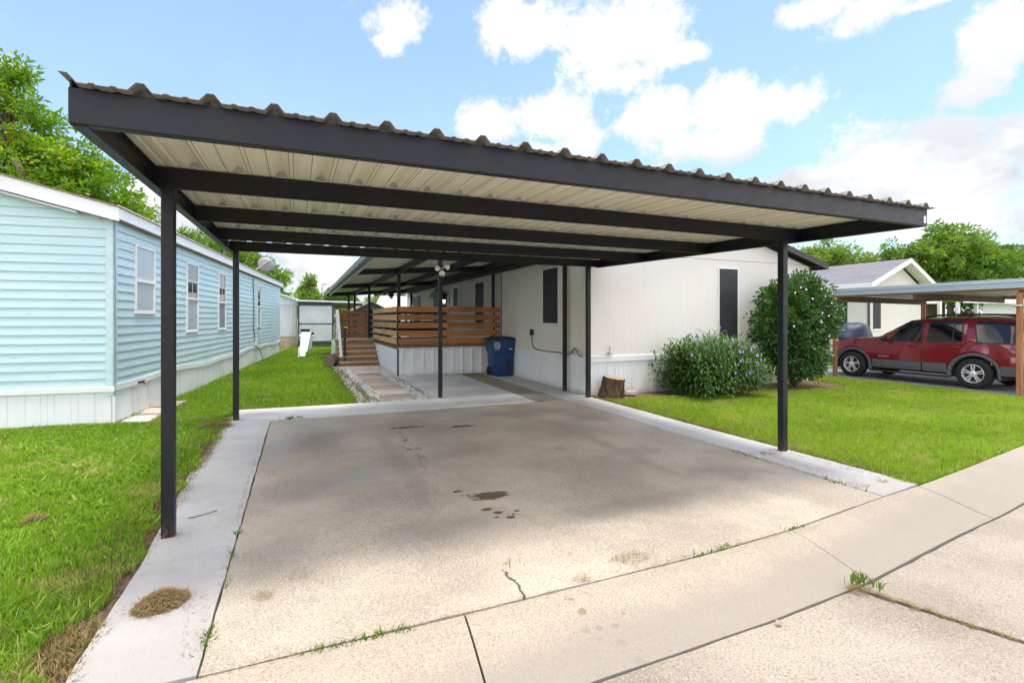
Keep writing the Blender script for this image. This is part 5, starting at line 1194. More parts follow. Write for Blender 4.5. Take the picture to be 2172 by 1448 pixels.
# ------------------------------------------------------------------ the red car
CX = 14.47; HW = .82; CZ = G(13.65, 7.3)
car = thing('sport_utility_vehicle', 'dark red four door car with grey cladding parked beneath a carport', 'car', (CX, 7.3, CZ))
FW, RW, WR = 8.63, 6.03, .335
def lerp(t, x): return float(np.interp(x, [p[0] for p in t], [p[1] for p in t]))
TOP = [(4.98, 1.0), (5.02, 1.12), (5.10, 1.40), (5.2, 1.50), (5.4, 1.55), (5.9, 1.585), (6.6, 1.59), (7.1, 1.565), (7.35, 1.51), (7.55, 1.42), (7.8, 1.25), (7.98, 1.115), (8.1, 1.085), (8.5, 1.05), (8.9, .99), (9.12, .92), (9.26, .80), (9.33, .66), (9.35, .5)]
BELT = [(4.98, .98), (5.5, 1.0), (7.0, .985), (7.9, .975), (8.1, .98), (8.6, .95), (9.0, .90), (9.2, .82), (9.35, .46)]
WID = [(4.98, .74), (5.06, .79), (5.3, .815), (8.6, .82), (9.0, .80), (9.2, .74), (9.3, .66), (9.35, .58)]
def zbot(y):
    z = .27
    if y < 5.4: z = .33
    if y > 9.05: z = .30
    for c in (FW, RW):
        d = abs(y - c)
        if d < .44: z = max(z, .285 + math.sqrt(max(0, .44 ** 2 - d * d)) * 1.02)
    return z
def section(y):
    zt, zb, bz, w = lerp(TOP, y), zbot(y), min(lerp(BELT, y), lerp(TOP, y) - .02), lerp(WID, y)
    gh_ = max(0, min(1, (zt - bz - .10) / .35))
    wr = w - .06 - .13 * gh_
    zs_ = [zb, zb + .05, max(.52, zb + .08), max(.62, zb + .1), max(.80, zb + .12), bz, bz + (zt - bz) * .78, zt - (zt - bz) * .06, zt + .012]
    ws = [w - .10, w - .03, w, w, w - .012, w - .045, wr + .01, wr - .09, 0]
    zs_[4] = min(zs_[4], bz - .01)
    return ws, zs_
ysn = sorted(set([round(4.98 + k * .035, 3) for k in range(126)] + [9.35, FW - .44, FW + .44, RW - .44, RW + .44]))
mb = MB(); rows = []
for y in ysn:
    ws, z_ = section(y)
    row = [(CX - a, y, CZ + b) for a, b in zip(ws, z_)] + [(CX + a, y, CZ + b) for a, b in list(zip(ws, z_))[-2::-1]]
    rows.append(row)
mb.sheet(rows); n = len(rows[0]); mb.add(rows[0], [list(range(n))]); mb.add(rows[-1], [list(range(n))[::-1]])
body = mb.build('body', M['red_paint'], car, smooth=True); es = body.modifiers.new('Edges', 'EDGE_SPLIT'); es.split_angle = R(38)
mb = MB(); mb.box(CX - .70, CX + .70, 5.1, 9.2, CZ + .26, CZ + .42); mb.build('underbody', M['black_plastic'], car)
def xs_at(y, z):   # outer half width at height z
    ws, z_ = section(y); return float(np.interp(z, z_, ws))
def panel(mb, poly, off, mi=0, sd=-1, sub=.06, thick=.0):
    """a patch following the car's side; poly in (y, z) as a closed outline, filled by rows between its z-limits"""
    ys2 = [p[0] for p in poly]; zs2 = [p[1] for p in poly]
    z0, z1 = min(zs2), max(zs2); nz = max(2, int((z1 - z0) / .035) + 1)
    rows = []
    for i in range(nz + 1):
        z = z0 + (z1 - z0) * i / nz; zq = min(max(z, z0 + 1e-4), z1 - 1e-4); cr = []
        for (a, b), (c, d) in zip(poly, poly[1:] + poly[:1]):
            if (b - zq) * (d - zq) < 0: cr.append(a + (c - a) * (zq - b) / (d - b))
        if len(cr) < 2: continue
        a, b = min(cr), max(cr); m = 14
        rows.append([(CX + sd * (xs_at(a + (b - a) * k / m, z) + off), a + (b - a) * k / m, CZ + z) for k in range(m + 1)])
    mb.sheet(rows, mi)
def rnd(poly, r=.05, n=4):
    out = []
    for i, p in enumerate(poly):
        a = Vector(poly[i - 1]); b = Vector(p); c = Vector(poly[(i + 1) % len(poly)])
        d1 = (a - b); d2 = (c - b); r_ = min(r, d1.length * .45, d2.length * .45); p1 = b + d1.normalized() * r_; p2 = b + d2.normalized() * r_
        for k in range(n + 1):
            t = k / n; q_ = p1 * (1 - t) ** 2 + b * 2 * t * (1 - t) + p2 * t * t; out.append((q_.x, q_.y))
    return out
FWIN = [(7.06, 1.0), (7.78, 1.0), (7.70, 1.11), (7.44, 1.40), (7.28, 1.45), (7.10, 1.46)]
RWIN = [(6.26, 1.02), (6.94, 1.0), (6.92, 1.47), (6.30, 1.47)]
QWIN = [(5.20, 1.02), (5.98, 1.02), (6.07, 1.47), (5.30, 1.46)]
FD = [(7.035, .53), (8.02, .53), (8.02, .96), (7.88, 1.02), (7.76, 1.14), (7.47, 1.445), (7.3, 1.495), (7.06, 1.51)]
RD = [(6.20, .93), (6.20, 1.50), (7.02, 1.505), (6.995, .53), (6.50, .53), (6.47, .66), (6.36, .80)]
def grow(poly, d):
    c = (sum(p[0] for p in poly) / len(poly), sum(p[1] for p in poly) / len(poly)); return [(p[0] + d * (1 if p[0] > c[0] else -1), p[1] + d * (1 if p[1] > c[1] else -1)) for p in poly]
for sd in (-1, 1):
    for nm, D_, WN, hd in (('front_door', FD, FWIN, 7.24), ('rear_door', RD, RWIN, 6.40)):
        mb = MB(); panel(mb, grow(D_, .007), .0025, 0, sd); seam = mb.build('door_seam', M['black_plastic'], None, smooth=True, recalc=False)
        mb = MB(); panel(mb, D_, .006, 0, sd); dr = mb.build(nm, M['red_paint'], car, smooth=True, recalc=False)
        off = rootloc(car); seam.data.transform(Matrix.Translation(-off)); seam.parent = dr
        mb = MB(); panel(mb, rnd(grow(WN, .022), .06), .0085, 0, sd); mb.build('window_trim', M['black_plastic'], dr, smooth=True, recalc=False)
        mb = MB(); panel(mb, rnd(WN, .06), .0105, 0, sd); mb.build('window', M['car_glass'], dr, smooth=True, recalc=False)
        if nm == 'rear_door':
            mb = MB(); panel(mb, [(6.425, 1.02), (6.45, 1.02), (6.45, 1.46), (6.425, 1.46)], .013, 0, sd); mb.build('window_divider', M['black_plastic'], dr, recalc=False)
        hx = CX + sd * (xs_at(hd, .885) + .02)
        mb = MB(); mb.tube([(hx - sd * .022, hd - .10, CZ + .895), (hx, hd - .075, CZ + .90), (hx + sd * .004, hd, CZ + .905), (hx, hd + .075, CZ + .90), (hx - sd * .022, hd + .10, CZ + .895)], .014, 8); mb.build('handle', M['red_paint'], dr, smooth=True)
    mb = MB(); panel(mb, rnd(grow(QWIN, .022), .07), .004, 0, sd); q0 = mb.build('window_trim', M['black_plastic'], car, smooth=True, recalc=False)
    mb = MB(); panel(mb, rnd(QWIN, .07), .007, 0, sd); mb.build('window', M['car_glass'], q0, smooth=True, recalc=False)
    # flares
    for c in (FW, RW):
        mb = MB(); A = [R(a) for a in range(-8, 189, 7)]; rws = []
        for r_, o_ in ((.418, -.05), (.422, .022), (.455, .028), (.488, .024), (.495, .002)):
            row = []
            for a in A:
                y = c + math.cos(a) * r_; z = .285 + math.sin(a) * r_ * 1.02
                row.append((CX + sd * (max(xs_at(y, max(.55, z)), lerp(WID, y) - .02) + o_), y, CZ + max(.245, z)))
            rws.append(row)
        mb.sheet(rws); mb.build('wheel_arch_flare', M['grey_plastic'], car, smooth=True, recalc=False)
    for a, b in ((7.03, 8.12), (6.52, 7.0)):
        mb = MB(); x_ = CX + sd * (HW + .002); mb.box(min(x_, x_ + sd * .022), max(x_, x_ + sd * .022), a, b, CZ + .315, CZ + .515); cl = mb.build('door_cladding', M['grey_plastic'], car, .012, seg=2)
        mb = MB(); mb.box(min(x_ + sd * .02, x_ + sd * .030), max(x_ + sd * .02, x_ + sd * .030), a + .06, b - .06, CZ + .375, CZ + .455); mb.build('cladding_ridge', M['grey_plastic'], cl, .008, seg=2)
    mb = MB(); x_ = CX + sd * HW; mb.box(min(x_ - sd * .08, x_ + sd * .06), max(x_ - sd * .08, x_ + sd * .06), 6.48, 8.18, CZ + .205, CZ + .245); mb.build('running_board', M['black_plastic'], car, .012, seg=2)
    mb = MB(); x_ = CX + sd * (HW + .0); mb.box(min(x_ - sd * .05, x_ + sd * .012), max(x_ - sd * .05, x_ + sd * .012), 5.02, 5.56, CZ + .33, CZ + .53); mb.build('rear_cladding', M['grey_plastic'], car, .015, seg=2)
    mb = MB(); c_ = (CX + sd * (HW + .10), 7.80, CZ + 1.04); mb.lathe([(0, -.05), (.06, -.048), (.082, -.01), (.075, .03), (.03, .06), (0, .065)], c_, (0, 1, 0), 14); mb.tube([(CX + sd * (HW - .06), 7.78, CZ + 1.0), c_], .022, 6); mb.build('mirror', M['black_plastic'], car, smooth=True)
    mb = MB(); xr = CX + sd * .56; mb.tube([(xr, 7.06, CZ + 1.565), (xr, 6.9, CZ + 1.61), (xr, 6.5, CZ + 1.635), (xr, 5.7, CZ + 1.63), (xr, 5.35, CZ + 1.60), (xr, 5.22, CZ + 1.52)], .022, 8); mb.build('roof_rail', M['black_plastic'], car, smooth=True)
    mb = MB(); mb.box(CX + sd * .735 - .07, CX + sd * .735 + .07, 4.965, 5.03, CZ + .62, CZ + .96); mb.box(CX + sd * .775 - .035, CX + sd * .775 + .035, 4.99, 5.16, CZ + .64, CZ + .93); mb.build('tail_light', M['tail_red'], car, .015, seg=2)
    mb = MB(); mb.box(CX + sd * .52 - .12, CX + sd * .52 + .12, 9.18, 9.29, CZ + .66, CZ + .80); mb.build('headlight', M['glass_grey'], car, .02, seg=2)
mb = MB(); mb.box(CX - .80, CX + .80, 4.90, 5.03, CZ + .33, CZ + .56); mb.build('rear_bumper', M['grey_plastic'], car, .03, seg=3)
mb = MB(); mb.sheet([[(CX - .77, 9.02, CZ + .30), (CX - .70, 9.26, CZ + .30), (CX, 9.38, CZ + .30), (CX + .70, 9.26, CZ + .30), (CX + .77, 9.02, CZ + .30)], [(CX - .815, 9.04, CZ + .36), (CX - .72, 9.32, CZ + .36), (CX, 9.43, CZ + .36), (CX + .72, 9.32, CZ + .36), (CX + .815, 9.04, CZ + .36)], [(CX - .815, 9.04, CZ + .58), (CX - .72, 9.31, CZ + .60), (CX, 9.42, CZ + .60), (CX + .72, 9.31, CZ + .60), (CX + .815, 9.04, CZ + .58)], [(CX - .76, 9.06, CZ + .62), (CX - .62, 9.24, CZ + .63), (CX, 9.34, CZ + .63), (CX + .62, 9.24, CZ + .63), (CX + .76, 9.06, CZ + .62)]]); mb.build('front_bumper', M['grey_plastic'], car, smooth=True)
mb = MB(); mb.sheet([[(CX - .66, 7.95, CZ + 1.135), (CX, 8.02, CZ + 1.14), (CX + .66, 7.95, CZ + 1.135)], [(CX - .56, 7.36, CZ + 1.50), (CX, 7.40, CZ + 1.53), (CX + .56, 7.36, CZ + 1.50)]]); mb.build('windshield', M['car_glass'], car, smooth=True)
mb = MB(); mb.sheet([[(CX - .62, 5.0, CZ + 1.06), (CX + .62, 5.0, CZ + 1.06)], [(CX - .56, 5.085, CZ + 1.42), (CX + .56, 5.085, CZ + 1.42)]]); mb.build('rear_window', M['car_glass'], car)
def wheel(y, sd):
    x = CX + sd * (HW - .06); c = (x, y, CZ + WR)
    mb = MB(); ax = (sd, 0, 0)
    mb.lathe([(.185, -.11), (.20, -.115), (.30, -.11), (WR - .012, -.085), (WR, -.05), (WR, .05), (WR - .012, .085), (.30, .105), (.215, .108), (.20, .10), (.19, .06)], c, ax, 40); ty = mb.build('tyre', M['rubber'], None, smooth=True)
    w0 = bpy.data.objects.new('wheel', None)
    return ty
for y in (FW, RW):
    for sd in (-1, 1):
        mb = MB(); A = [R(a) for a in range(-10, 191, 8)]
        mb.sheet([[(CX + sd * xx, y + math.cos(a) * .437, CZ + max(.22, .285 + math.sin(a) * .445)) for a in A] for xx in (.35, HW - .015)]); mb.build('wheel_well', M['black_plastic'], car, recalc=False)
        x = CX + sd * (HW - .065); c = Vector((x, y, CZ + WR)); ax = (sd, 0, 0)
        mb = MB(); mb.lathe([(.185, -.11), (.20, -.115), (.30, -.11), (WR - .012, -.085), (WR, -.05), (WR, .05), (WR - .012, .085), (.30, .105), (.215, .108), (.20, .10), (.19, .06)], c, ax, 40); wh_ = mb.build('wheel', M['rubber'], car, smooth=True)
        mb = MB(); mb.lathe([(.205, .104), (.198, .108), (.188, .09), (.18, .05), (.175, -.08)], c, ax, 36)
        for k in range(5):   # paired spokes
            for da in (-9, 9):
                a = R(90 + 72 * k); b = a + R(da)
                p0 = c + Vector((sd * .085, math.cos(a + R(da * 1.6)) * .055, math.sin(a + R(da * 1.6)) * .055)); p1 = c + Vector((sd * .085, math.cos(b) * .188, math.sin(b) * .188))
                mb.bar(p0, p1, .026, .022, (sd, 0, 0))
        mb.lathe([(0, .112), (.03, .11), (.045, .10), (.066, .092), (.07, .07)], c, ax, 20); mb.build('rim', M['chrome'], wh_, smooth=False)
        mb = MB(); mb.lathe([(0, .0), (.176, .0)], c + Vector((sd * .02, 0, 0)), ax, 24); mb.build('brake_disc', M['black_plastic'], wh_)
# short tail: the rear overhang is brief
def all_parts(o):
    for c in o.children:
        yield c; yield from all_parts(c)
for o in all_parts(car):
    if o.type == 'MESH':
        for v in o.data.vertices:
            if v.co.y < -1.7: v.co.y = -1.7 + (v.co.y + 1.7) * .60
# model lettering on the front door
tc = bpy.data.curves.new('lettering', 'FONT'); tc.body = 'EXPLORER'; tc.size = .047; tc.extrude = .002; tc.shear = .25; tc.space_character = 1.15
to = bpy.data.objects.new('lettering_src', tc); col.objects.link(to); bpy.context.view_layer.update()
me = bpy.data.meshes.new_from_object(to); bpy.data.objects.remove(to)
tx = bpy.data.objects.new('lettering', me); col.objects.link(tx); me.materials.clear(); me.materials.append(M['chrome'])
tx.parent = car; tx.matrix_parent_inverse = Matrix(); xl = CX - xs_at(7.8, .60) - .010
me.transform(Matrix(((0, 0, -1, xl), (-1, 0, 0, 7.98), (0, 1, 0, CZ + .585), (0, 0, 0, 1))))
me.transform(Matrix.Translation(-rootloc(car)))
# covered grill beyond the bonnet
gt = thing('covered_grill', 'lumpy grill under a dark blue cover behind the red bonnet', 'grill cover', (15.9, 9.9, G(15.9, 9.9)))
rows = []; gx, gy, gz = 15.9, 9.95, G(15.9, 9.95)
for z, rx, ry in ((.0, .42, .36), (.5, .45, .38), (.95, .62, .36), (1.0, .68, .38), (1.1, .60, .36), (1.3, .50, .33), (1.44, .42, .27), (1.5, .22, .14)):
    rows.append([(gx + math.cos(t) * rx * (1 + .05 * math.sin(5 * t + z * 3)), gy + math.sin(t) * ry * (1 + .05 * math.sin(7 * t + z)), gz + z * .93 + .03 * math.sin(3 * t)) for t in [2 * math.pi * k / 26 for k in range(26)]])
mb = MB(); mb.sheet(rows, close=True); mb.add(rows[-1], [list(range(26))]); mb.build('cover', M['tarp'], gt, smooth=True)

# ------------------------------------------------------------------ trees and shrubs
def unit(v): return v / np.maximum(1e-6, np.linalg.norm(v, axis=-1, keepdims=True))
def leaves(c, n_dir, L, Wd, g_, fold=.25, droop=.3, curl=0.0):
    """diamond leaves at c (n,3) growing along n_dir"""
    n = len(c); d = unit(n_dir + np.array([0, 0, -droop])); r = unit(np.cross(d, g_.normal(size=(n, 3)))); u = np.cross(r, d)
    L = (L * g_.uniform(.65, 1.3, n))[:, None]; W2 = (Wd * g_.uniform(.7, 1.2, n))[:, None] / 2
    tip = c + d * L + np.array([0, 0, -1.]) * L * curl
    mid = c + d * L * .5 + np.array([0, 0, -1.]) * L * curl * .2
    V = np.stack([c, mid + r * W2 + u * W2 * fold, tip, mid - r * W2 + u * W2 * fold], 1).reshape(-1, 3)
    return V, np.arange(4 * n).reshape(-1, 4)
def tree(name, label, base, lobes, n_clump, per, cr, L, Wd, mat, trunk_r, fork, seed, twigs=True, group=None, droop=.35, barkm='bark'):
    g_ = np.random.default_rng(seed); t = thing(name, label, 'tree', base, group); base = np.array(base, float)
    wts = np.array([l[3] * l[4] * l[5] for l in lobes]) ** .75; wts /= wts.sum()
    li = g_.choice(len(lobes), n_clump, p=wts); lb = np.array(lobes)[li]
    dr = unit(g_.normal(size=(n_clump, 3))); rad = g_.random(n_clump) ** .33
    cc = lb[:, :3] + dr * rad[:, None] * lb[:, 3:6]
    cr_ = cr * g_.uniform(.55, 1.4, n_clump); cnt = (per * g_.uniform(.5, 1.5, n_clump)).astype(int)
    idx = np.repeat(np.arange(n_clump), cnt); n = len(idx)
    off = unit(g_.normal(size=(n, 3))) * (g_.random(n) ** .45)[:, None] * cr_[idx][:, None] * np.array([1, 1, .75])
    pos = cc[idx] + off
    V, F = leaves(pos, unit(off) * .8 + dr[idx] * .5 + g_.normal(size=(n, 3)) * .55, L, Wd, g_, droop=droop)
    mesh_np('crown', V, F, mat, t)
    mb = MB(); top = np.array(lobes[0][:3]); f = base + (top - base) * fork + np.array([0, 0, .0])
    mb.tube([base, base * .5 + f * .5 + np.array([.05, .03, 0]) * trunk_r * 4, f], [trunk_r * 1.25, trunk_r, trunk_r * .8], 10)
    for l in lobes:
        c = np.array(l[:3]); m = (f + c) / 2 + g_.normal(size=3) * .15 * np.linalg.norm(c - f); mb.tube([f, m, c], [trunk_r * .6, trunk_r * .4, trunk_r * .15], 7)
        if twigs:
            mine = np.where((np.abs(lb[:, :3] - c).sum(1) < 1e-6))[0]
            for k in mine[:max(3, len(mine) // 3)]:
                s = m + (c - m) * g_.random(); e = cc[k]; mb.tube([s, (s + e) / 2 + g_.normal(size=3) * .12, e], [trunk_r * .14, trunk_r * .1, trunk_r * .04], 5, caps=False)
    mb.build('trunk', M[barkm], t, smooth=True)
    return t
tree('broadleaf_tree', 'large bright green tree with yellow leaf tips towering over the blue home', (-7.6, 20.0, 0), [(-7.5, 20, 5.2, 2.6, 2.4, 2.0), (-8.3, 20.4, 7.6, 1.5, 1.6, 1.2), (-6.1, 19.6, 4.6, 1.9, 1.9, 1.25), (-9.3, 20.6, 5.8, 2.2, 2.2, 2.2), (-8.05, 20.3, 8.9, .55, .7, .75), (-4.95, 19.2, 3.9, 1.0, 1.2, .95), (-6.75, 19.9, 6.25, 1.15, 1.2, .7), (-8.8, 20.5, 8.4, .8, .8, .5)], 560, 95, .40, .20, .072, M['leaf_big'], .24, .55, 11, droop=.45)
tree('broadleaf_tree', 'green tree showing above the middle of the blue roof', (-3.6, 31.8, 0), [(-3.7, 31.8, 4.6, 1.9, 1.8, 1.2), (-4.6, 32.2, 5.5, .8, .9, .8), (-1.9, 31.3, 3.9, 1.4, 1.3, .9), (-2.4, 31.5, 4.7, 1.0, 1.0, .55), (-.9, 31, 3.4, .7, .7, .8)], 200, 75, .38, .24, .10, M['leaf_mid'], .2, .5, 12, droop=.45)
tree('broadleaf_tree', 'thin leafy top poking over the blue eave beside the front post', (-6.1, 30.8, 0), [(-5.5, 30.7, 5.6, .55, .6, .75), (-5.6, 30.8, 4.4, 1.0, 1.0, .9)], 52, 60, .34, .22, .10, M['leaf_mid'], .14, .6, 13)
def far(k, b, lobes): return (b[0] * k, b[1] * k, 0), [(l[0] * k, l[1] * k, 1.5 + (l[2] - 1.5) * k, l[3] * k, l[4] * k, l[5] * k) for l in lobes]
def cone_lobes(x, y, z0, z1, r, n=7): return [(x, y, z0 + (z1 - z0) * (k + .5) / n, r * (1 - .88 * k / n), r * (1 - .88 * k / n), (z1 - z0) / n * .8) for k in range(n)]
tree('conical_tree', 'cone shaped green tree rising behind the grey panelled shelter', (1.2, 54, .2), cone_lobes(1.2, 54, 1.8, 5.6, 1.55), 130, 70, .42, .30, .15, M['leaf_light'], .16, .6, 14, False)
tree('broadleaf_tree', 'rounded tree just behind the street lamp', (4.6, 66, .2), [(4.9, 66, 3.9, 1.9, 1.8, 1.4), (6.2, 66, 3.5, 1.6, 1.7, 1.1), (3.6, 66, 3.2, 1.2, 1.2, .9)], 110, 70, .5, .36, .18, M['leaf_far'], .16, .5, 15, False)
tree('broadleaf_tree', 'dark low tree under the shelter roof edge beside the wooden rails', (3.9, 44, .2), [(3.0, 44, 1.8, 1.4, 1.2, .9), (4.4, 44, 1.9, 1.2, 1.2, .8)], 70, 60, .4, .24, .12, M['leaf_far'], .12, .4, 16, False)
tree('broadleaf_tree', 'yellow green tree glimpsed under the far end of the porch cover', (8.6, 50, .2), [(8.4, 50, 3.0, 2.0, 1.6, 1.1), (10.6, 50, 3.0, 1.8, 1.6, 1.0), (6.6, 50, 2.6, 1.2, 1.2, .9)], 120, 60, .5, .28, .14, M['leaf_light'], .16, .4, 17, False)
tree('broadleaf_tree', 'light green tree above the black roof corner of the beige home', *far(1.45, (30.2, 20, 0), [(29.6, 20.2, 5.1, 1.6, 1.5, 1.1), (31.3, 19.5, 4.7, 1.5, 1.4, .9), (28.4, 20.8, 4.6, 1.5, 1.5, 1.2), (30.2, 19.8, 3.8, 2.2, 1.6, .9)]), 190, 75, 0.59, 0.34, 0.14, M['leaf_light'], .2, .5, 18)
tree('broadleaf_tree', 'big full green tree behind the house with grey shingles', *far(1.45, (33.8, 16, 0), [(33.8, 15.9, 4.9, 2.3, 2.0, 1.4), (32.2, 16.8, 4.6, 1.6, 1.5, 1.2), (35.6, 15.1, 4.6, 1.6, 1.6, 1.0), (33.6, 16.0, 6.1, 1.0, 1.1, .55), (31.4, 17.1, 5.35, .8, .8, .7), (34.5, 15.5, 3.2, 2.8, 1.6, 1.0)]), 330, 85, 0.59, 0.32, 0.14, M['leaf_mid'], .24, .5, 19)
tree('broadleaf_tree', 'dark green tree at the edge, farthest past the blue steel carport', *far(1.45, (40.5, 15.5, 0), [(40.0, 15.6, 4.5, 2.4, 2.0, 1.3), (43, 14.5, 4.7, 2.4, 2.0, 1.4), (38.3, 16, 3.8, 1.8, 1.6, 1.0)]), 210, 75, 0.70, 0.38, 0.18, M['leaf_far'], .24, .5, 20)

# hedge-like rose of sharon
def rose():
    g_ = np.random.default_rng(41); bx, by = 10.22, 7.72; bz = G(bx, by)
    t = thing('flowering_shrub', 'tall round dark green shrub with pale pink blooms beside the house', 'shrub', (bx, by, bz))
    lob = [(bx, by, 1.45, 1.0, .66, .80), (bx, by, .78, .74, .55, .56), (bx, by - .04, .52, .62, .46, .36), (bx + .22, by, 2.02, .66, .55, .40), (bx - .42, by, 1.9, .5, .45, .38), (bx + .62, by - .05, 1.55, .42, .5, .52), (bx - .62, by, 1.35, .42, .5, .55)]
    w_ = np.array([l[3] * l[4] * l[5] for l in lob]) ** .8; li = g_.choice(len(lob), 1100, p=w_ / w_.sum()); lb = np.array(lob)[li]
    dr = unit(g_.normal(size=(1100, 3))); cc = lb[:, :3] + dr * (g_.random(1100) ** .22)[:, None] * lb[:, 3:6]
    up = np.array([(bx + g_.uniform(-.8, .8), by + g_.uniform(-.3, .3), 2.2 + g_.uniform(0, .33)) for _ in range(40)]); up[:, 2] -= np.abs(up[:, 0] - bx - .02) * .45
    cc = np.concatenate([cc, up]); dr = np.concatenate([dr, np.tile([0, 0, 1.], (40, 1))])
    idx = np.repeat(np.arange(len(cc)), 15); n = len(idx); off = g_.normal(size=(n, 3)) * .055; pos = cc[idx] + off
    k = (pos[:, 1] < 8.42) & (pos[:, 2] > .18); pos, idx, off = pos[k], idx[k], off[k]
    V, F = leaves(pos, dr[idx] * .9 + unit(off) * .6 + np.array([0, -.2, .1]), .086, .056, g_, .3, .35)
    mesh_np('foliage', V, F, M['leaf_ovate'], t)
    mb = MB()
    for k in range(9):
        a = g_.uniform(0, 6.28); r_ = g_.uniform(.3, .6); mb.tube([(bx + .05 * math.cos(a), by + .05 * math.sin(a), bz - .02), (bx + r_ * .45 * math.cos(a), by + r_ * .35 * math.sin(a), .5), (bx + r_ * math.cos(a), by + .6 * r_ * math.sin(a), 1.4)], [.022, .016, .008], 6)
    mb.build('stem', M['bark'], t, smooth=True)
    fx = [(-.35, 2.12), (-.62, 2.05), (-.25, 1.92), (.10, 2.32), (.28, 2.30), (.12, 2.14), (.42, 2.20), (.62, 2.06), (.78, 2.02), (.18, 1.98), (.40, 1.84), (-.02, 1.62), (.9, 1.82), (-.74, 1.34), (1.0, 1.02), (.12, .72), (-.46, 2.16), (.35, 2.10), (.2, 1.56), (.72, 1.70)]
    for i, (dx, z) in enumerate(fx):
        c = np.array([bx + dx * .95, by - .60 * math.sqrt(max(.12, 1 - (dx / 1.15) ** 2 - ((z - 1.4) / 1.25) ** 2)) - .05, z]); mb = MB()
        fr = unit(np.array([dx * .35, -1, .25])); a1 = unit(np.cross(fr, [0, 0, 1.])); a2 = np.cross(a1, fr)
        for p in range(5):
            a = 2 * math.pi * p / 5 + i; d = a1 * math.cos(a) + a2 * math.sin(a); s = a1 * -math.sin(a) + a2 * math.cos(a); r_ = .025
            mb.add([tuple(c), tuple(c + d * r_ * .7 + s * r_ * .5 + fr * .012), tuple(c + d * r_ * 1.0 + fr * .018), tuple(c + d * r_ * .7 - s * r_ * .5 + fr * .012)], [(0, 1, 2, 3)])
        fl_ = mb.build('flower', M['pink_petal'], t, recalc=False)
rose()
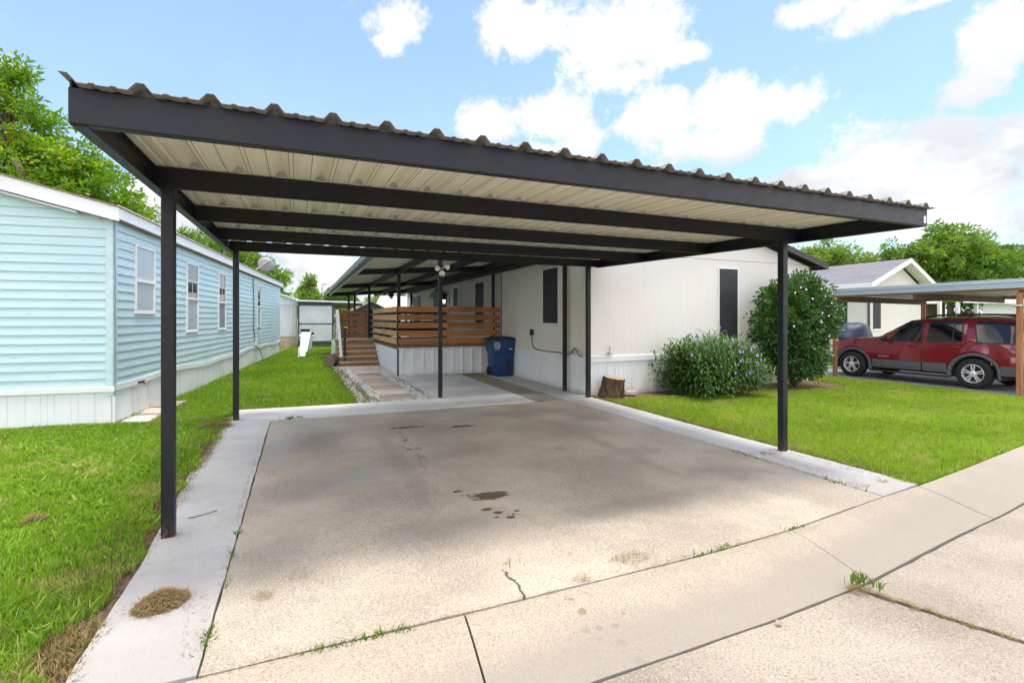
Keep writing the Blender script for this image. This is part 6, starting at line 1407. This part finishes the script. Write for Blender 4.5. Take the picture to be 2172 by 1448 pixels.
def petunia():
    g_ = np.random.default_rng(43); bx, by = 7.72, 7.72; bz = G(bx, by)
    t = thing('flowering_shrub', 'wide low shrub of long narrow leaves dotted with purple flowers', 'shrub', (bx, by, bz))
    ns = 600; sx = bx + .70 * np.sign(g_.uniform(-1, 1, ns)) * g_.random(ns) ** .75; sy = by + np.clip(g_.normal(0, .30, ns), -.52, .5)
    out = np.stack([(sx - bx), (sy - by) * 1.4, np.zeros(ns)], 1)
    hgt = (1.10 - .22 * ((sx - bx) / .75) ** 2 - .50 * ((sy - by) / .6) ** 2 + g_.normal(0, .08, ns)) * np.where(g_.random(ns) < .35, g_.uniform(.4, .9, ns), 1)
    hgt[:6] += np.array([.2, .28, .34, .22, .3, .16]); sx[:6] = bx + np.array([.28, .38, .42, .52, .46, .62]); sy[:6] = by + .2
    VV = []; FF = []; nb = 0; mb = MB(); tops = []
    for i in range(ns):
        b = np.array([sx[i], sy[i], bz]); lean = out[i] * np.array([.26, .42, 0]) + g_.normal(0, .05, 3) * np.array([1, 1, 0]); tpv = b + lean + np.array([0, 0, max(.25, hgt[i])])
        tpv[1] = min(tpv[1], 8.40); tops.append(tpv)
        if i % 3 == 0 or i < 6: mb.tube([b, b * .5 + tpv * .5 - lean * .15, tpv], [.006, .005, .003], 4, caps=False)
        m = int(8 + hgt[i] * 9); f = np.linspace(.12, 1, m) ** .8; pos = b + (tpv - b) * f[:, None]
        a = g_.uniform(0, 6.28) + np.arange(m) * 2.4; d = np.stack([np.cos(a), np.sin(a), .55 + .8 * f ** 3], 1) + out[i] * .9
        d = unit(d); L = g_.uniform(.16, .30, m) * (1 - .25 * f); W2 = L * .055 + .006
        r = unit(np.cross(d, [0, 0, 1.])); z = np.array([0, 0, -1.])
        p0 = pos; p1 = pos + d * (L * .40)[:, None]; p2 = pos + d * (L * .78)[:, None] + z * (L * .16)[:, None]; p3 = pos + d * L[:, None] + z * (L * .46)[:, None]
        V = np.stack([p0, p1 + r * W2[:, None], p1 - r * W2[:, None], p2 + r * W2[:, None] * .8, p2 - r * W2[:, None] * .8, p3], 1)
        V[..., 2] = np.maximum(V[..., 2], bz + .01); V[..., 1] = np.minimum(V[..., 1], 8.45)
        k = nb + 6 * np.arange(m)[:, None]; VV.append(V.reshape(-1, 3)); FF.append((np.concatenate([k, k + 1, k + 2], 1), np.concatenate([k + 1, k + 3, k + 4, k + 2], 1), np.concatenate([k + 3, k + 5, k + 4], 1))); nb += 6 * m
    F3 = np.concatenate([np.concatenate([a, c]) for a, b_, c in FF]); F4 = np.concatenate([b_ for a, b_, c in FF])
    mesh_np('foliage', np.concatenate(VV), [F3, F4], M['leaf_lance'], t); mb.build('stem', M['stem'], t)
    fx = [(-.88, .86), (-.68, 1.16), (.00, .74), (.04, .91), (.12, .90), (-.14, .52), (.24, .50), (.30, .54), (.46, .38), (.55, .66), (.56, .82), (.62, .82), (.40, .94), (.58, .98), (1.02, .50), (.1, 1.05), (.42, 1.36), (-.02, 1.14), (1.06, .70)]
    for i, (dx, z) in enumerate(fx):
        q_ = max(.1, 1 - (dx / 1.1) ** 2 - ((z - .55) / .85) ** 2); c = np.array([bx + dx, by - .66 * math.sqrt(q_) - .12 if z < 1.3 else by + .15, z + bz]); mb = MB()
        fr = unit(np.array([dx * .3, -1, .3])); a1 = unit(np.cross(fr, [0, 0, 1.])); a2 = np.cross(a1, fr)
        for p in range(5):
            a = 2 * math.pi * p / 5 + i; d = a1 * math.cos(a) + a2 * math.sin(a); s = -a1 * math.sin(a) + a2 * math.cos(a); r_ = .028
            mb.add([tuple(c), tuple(c + d * r_ * .75 + s * r_ * .62 + fr * .01), tuple(c + d * r_ * 1.1 + fr * .014), tuple(c + d * r_ * .75 - s * r_ * .62 + fr * .01)], [(0, 1, 2, 3)])
        mb.build('flower', M['purple_petal'], t, recalc=False)
petunia()
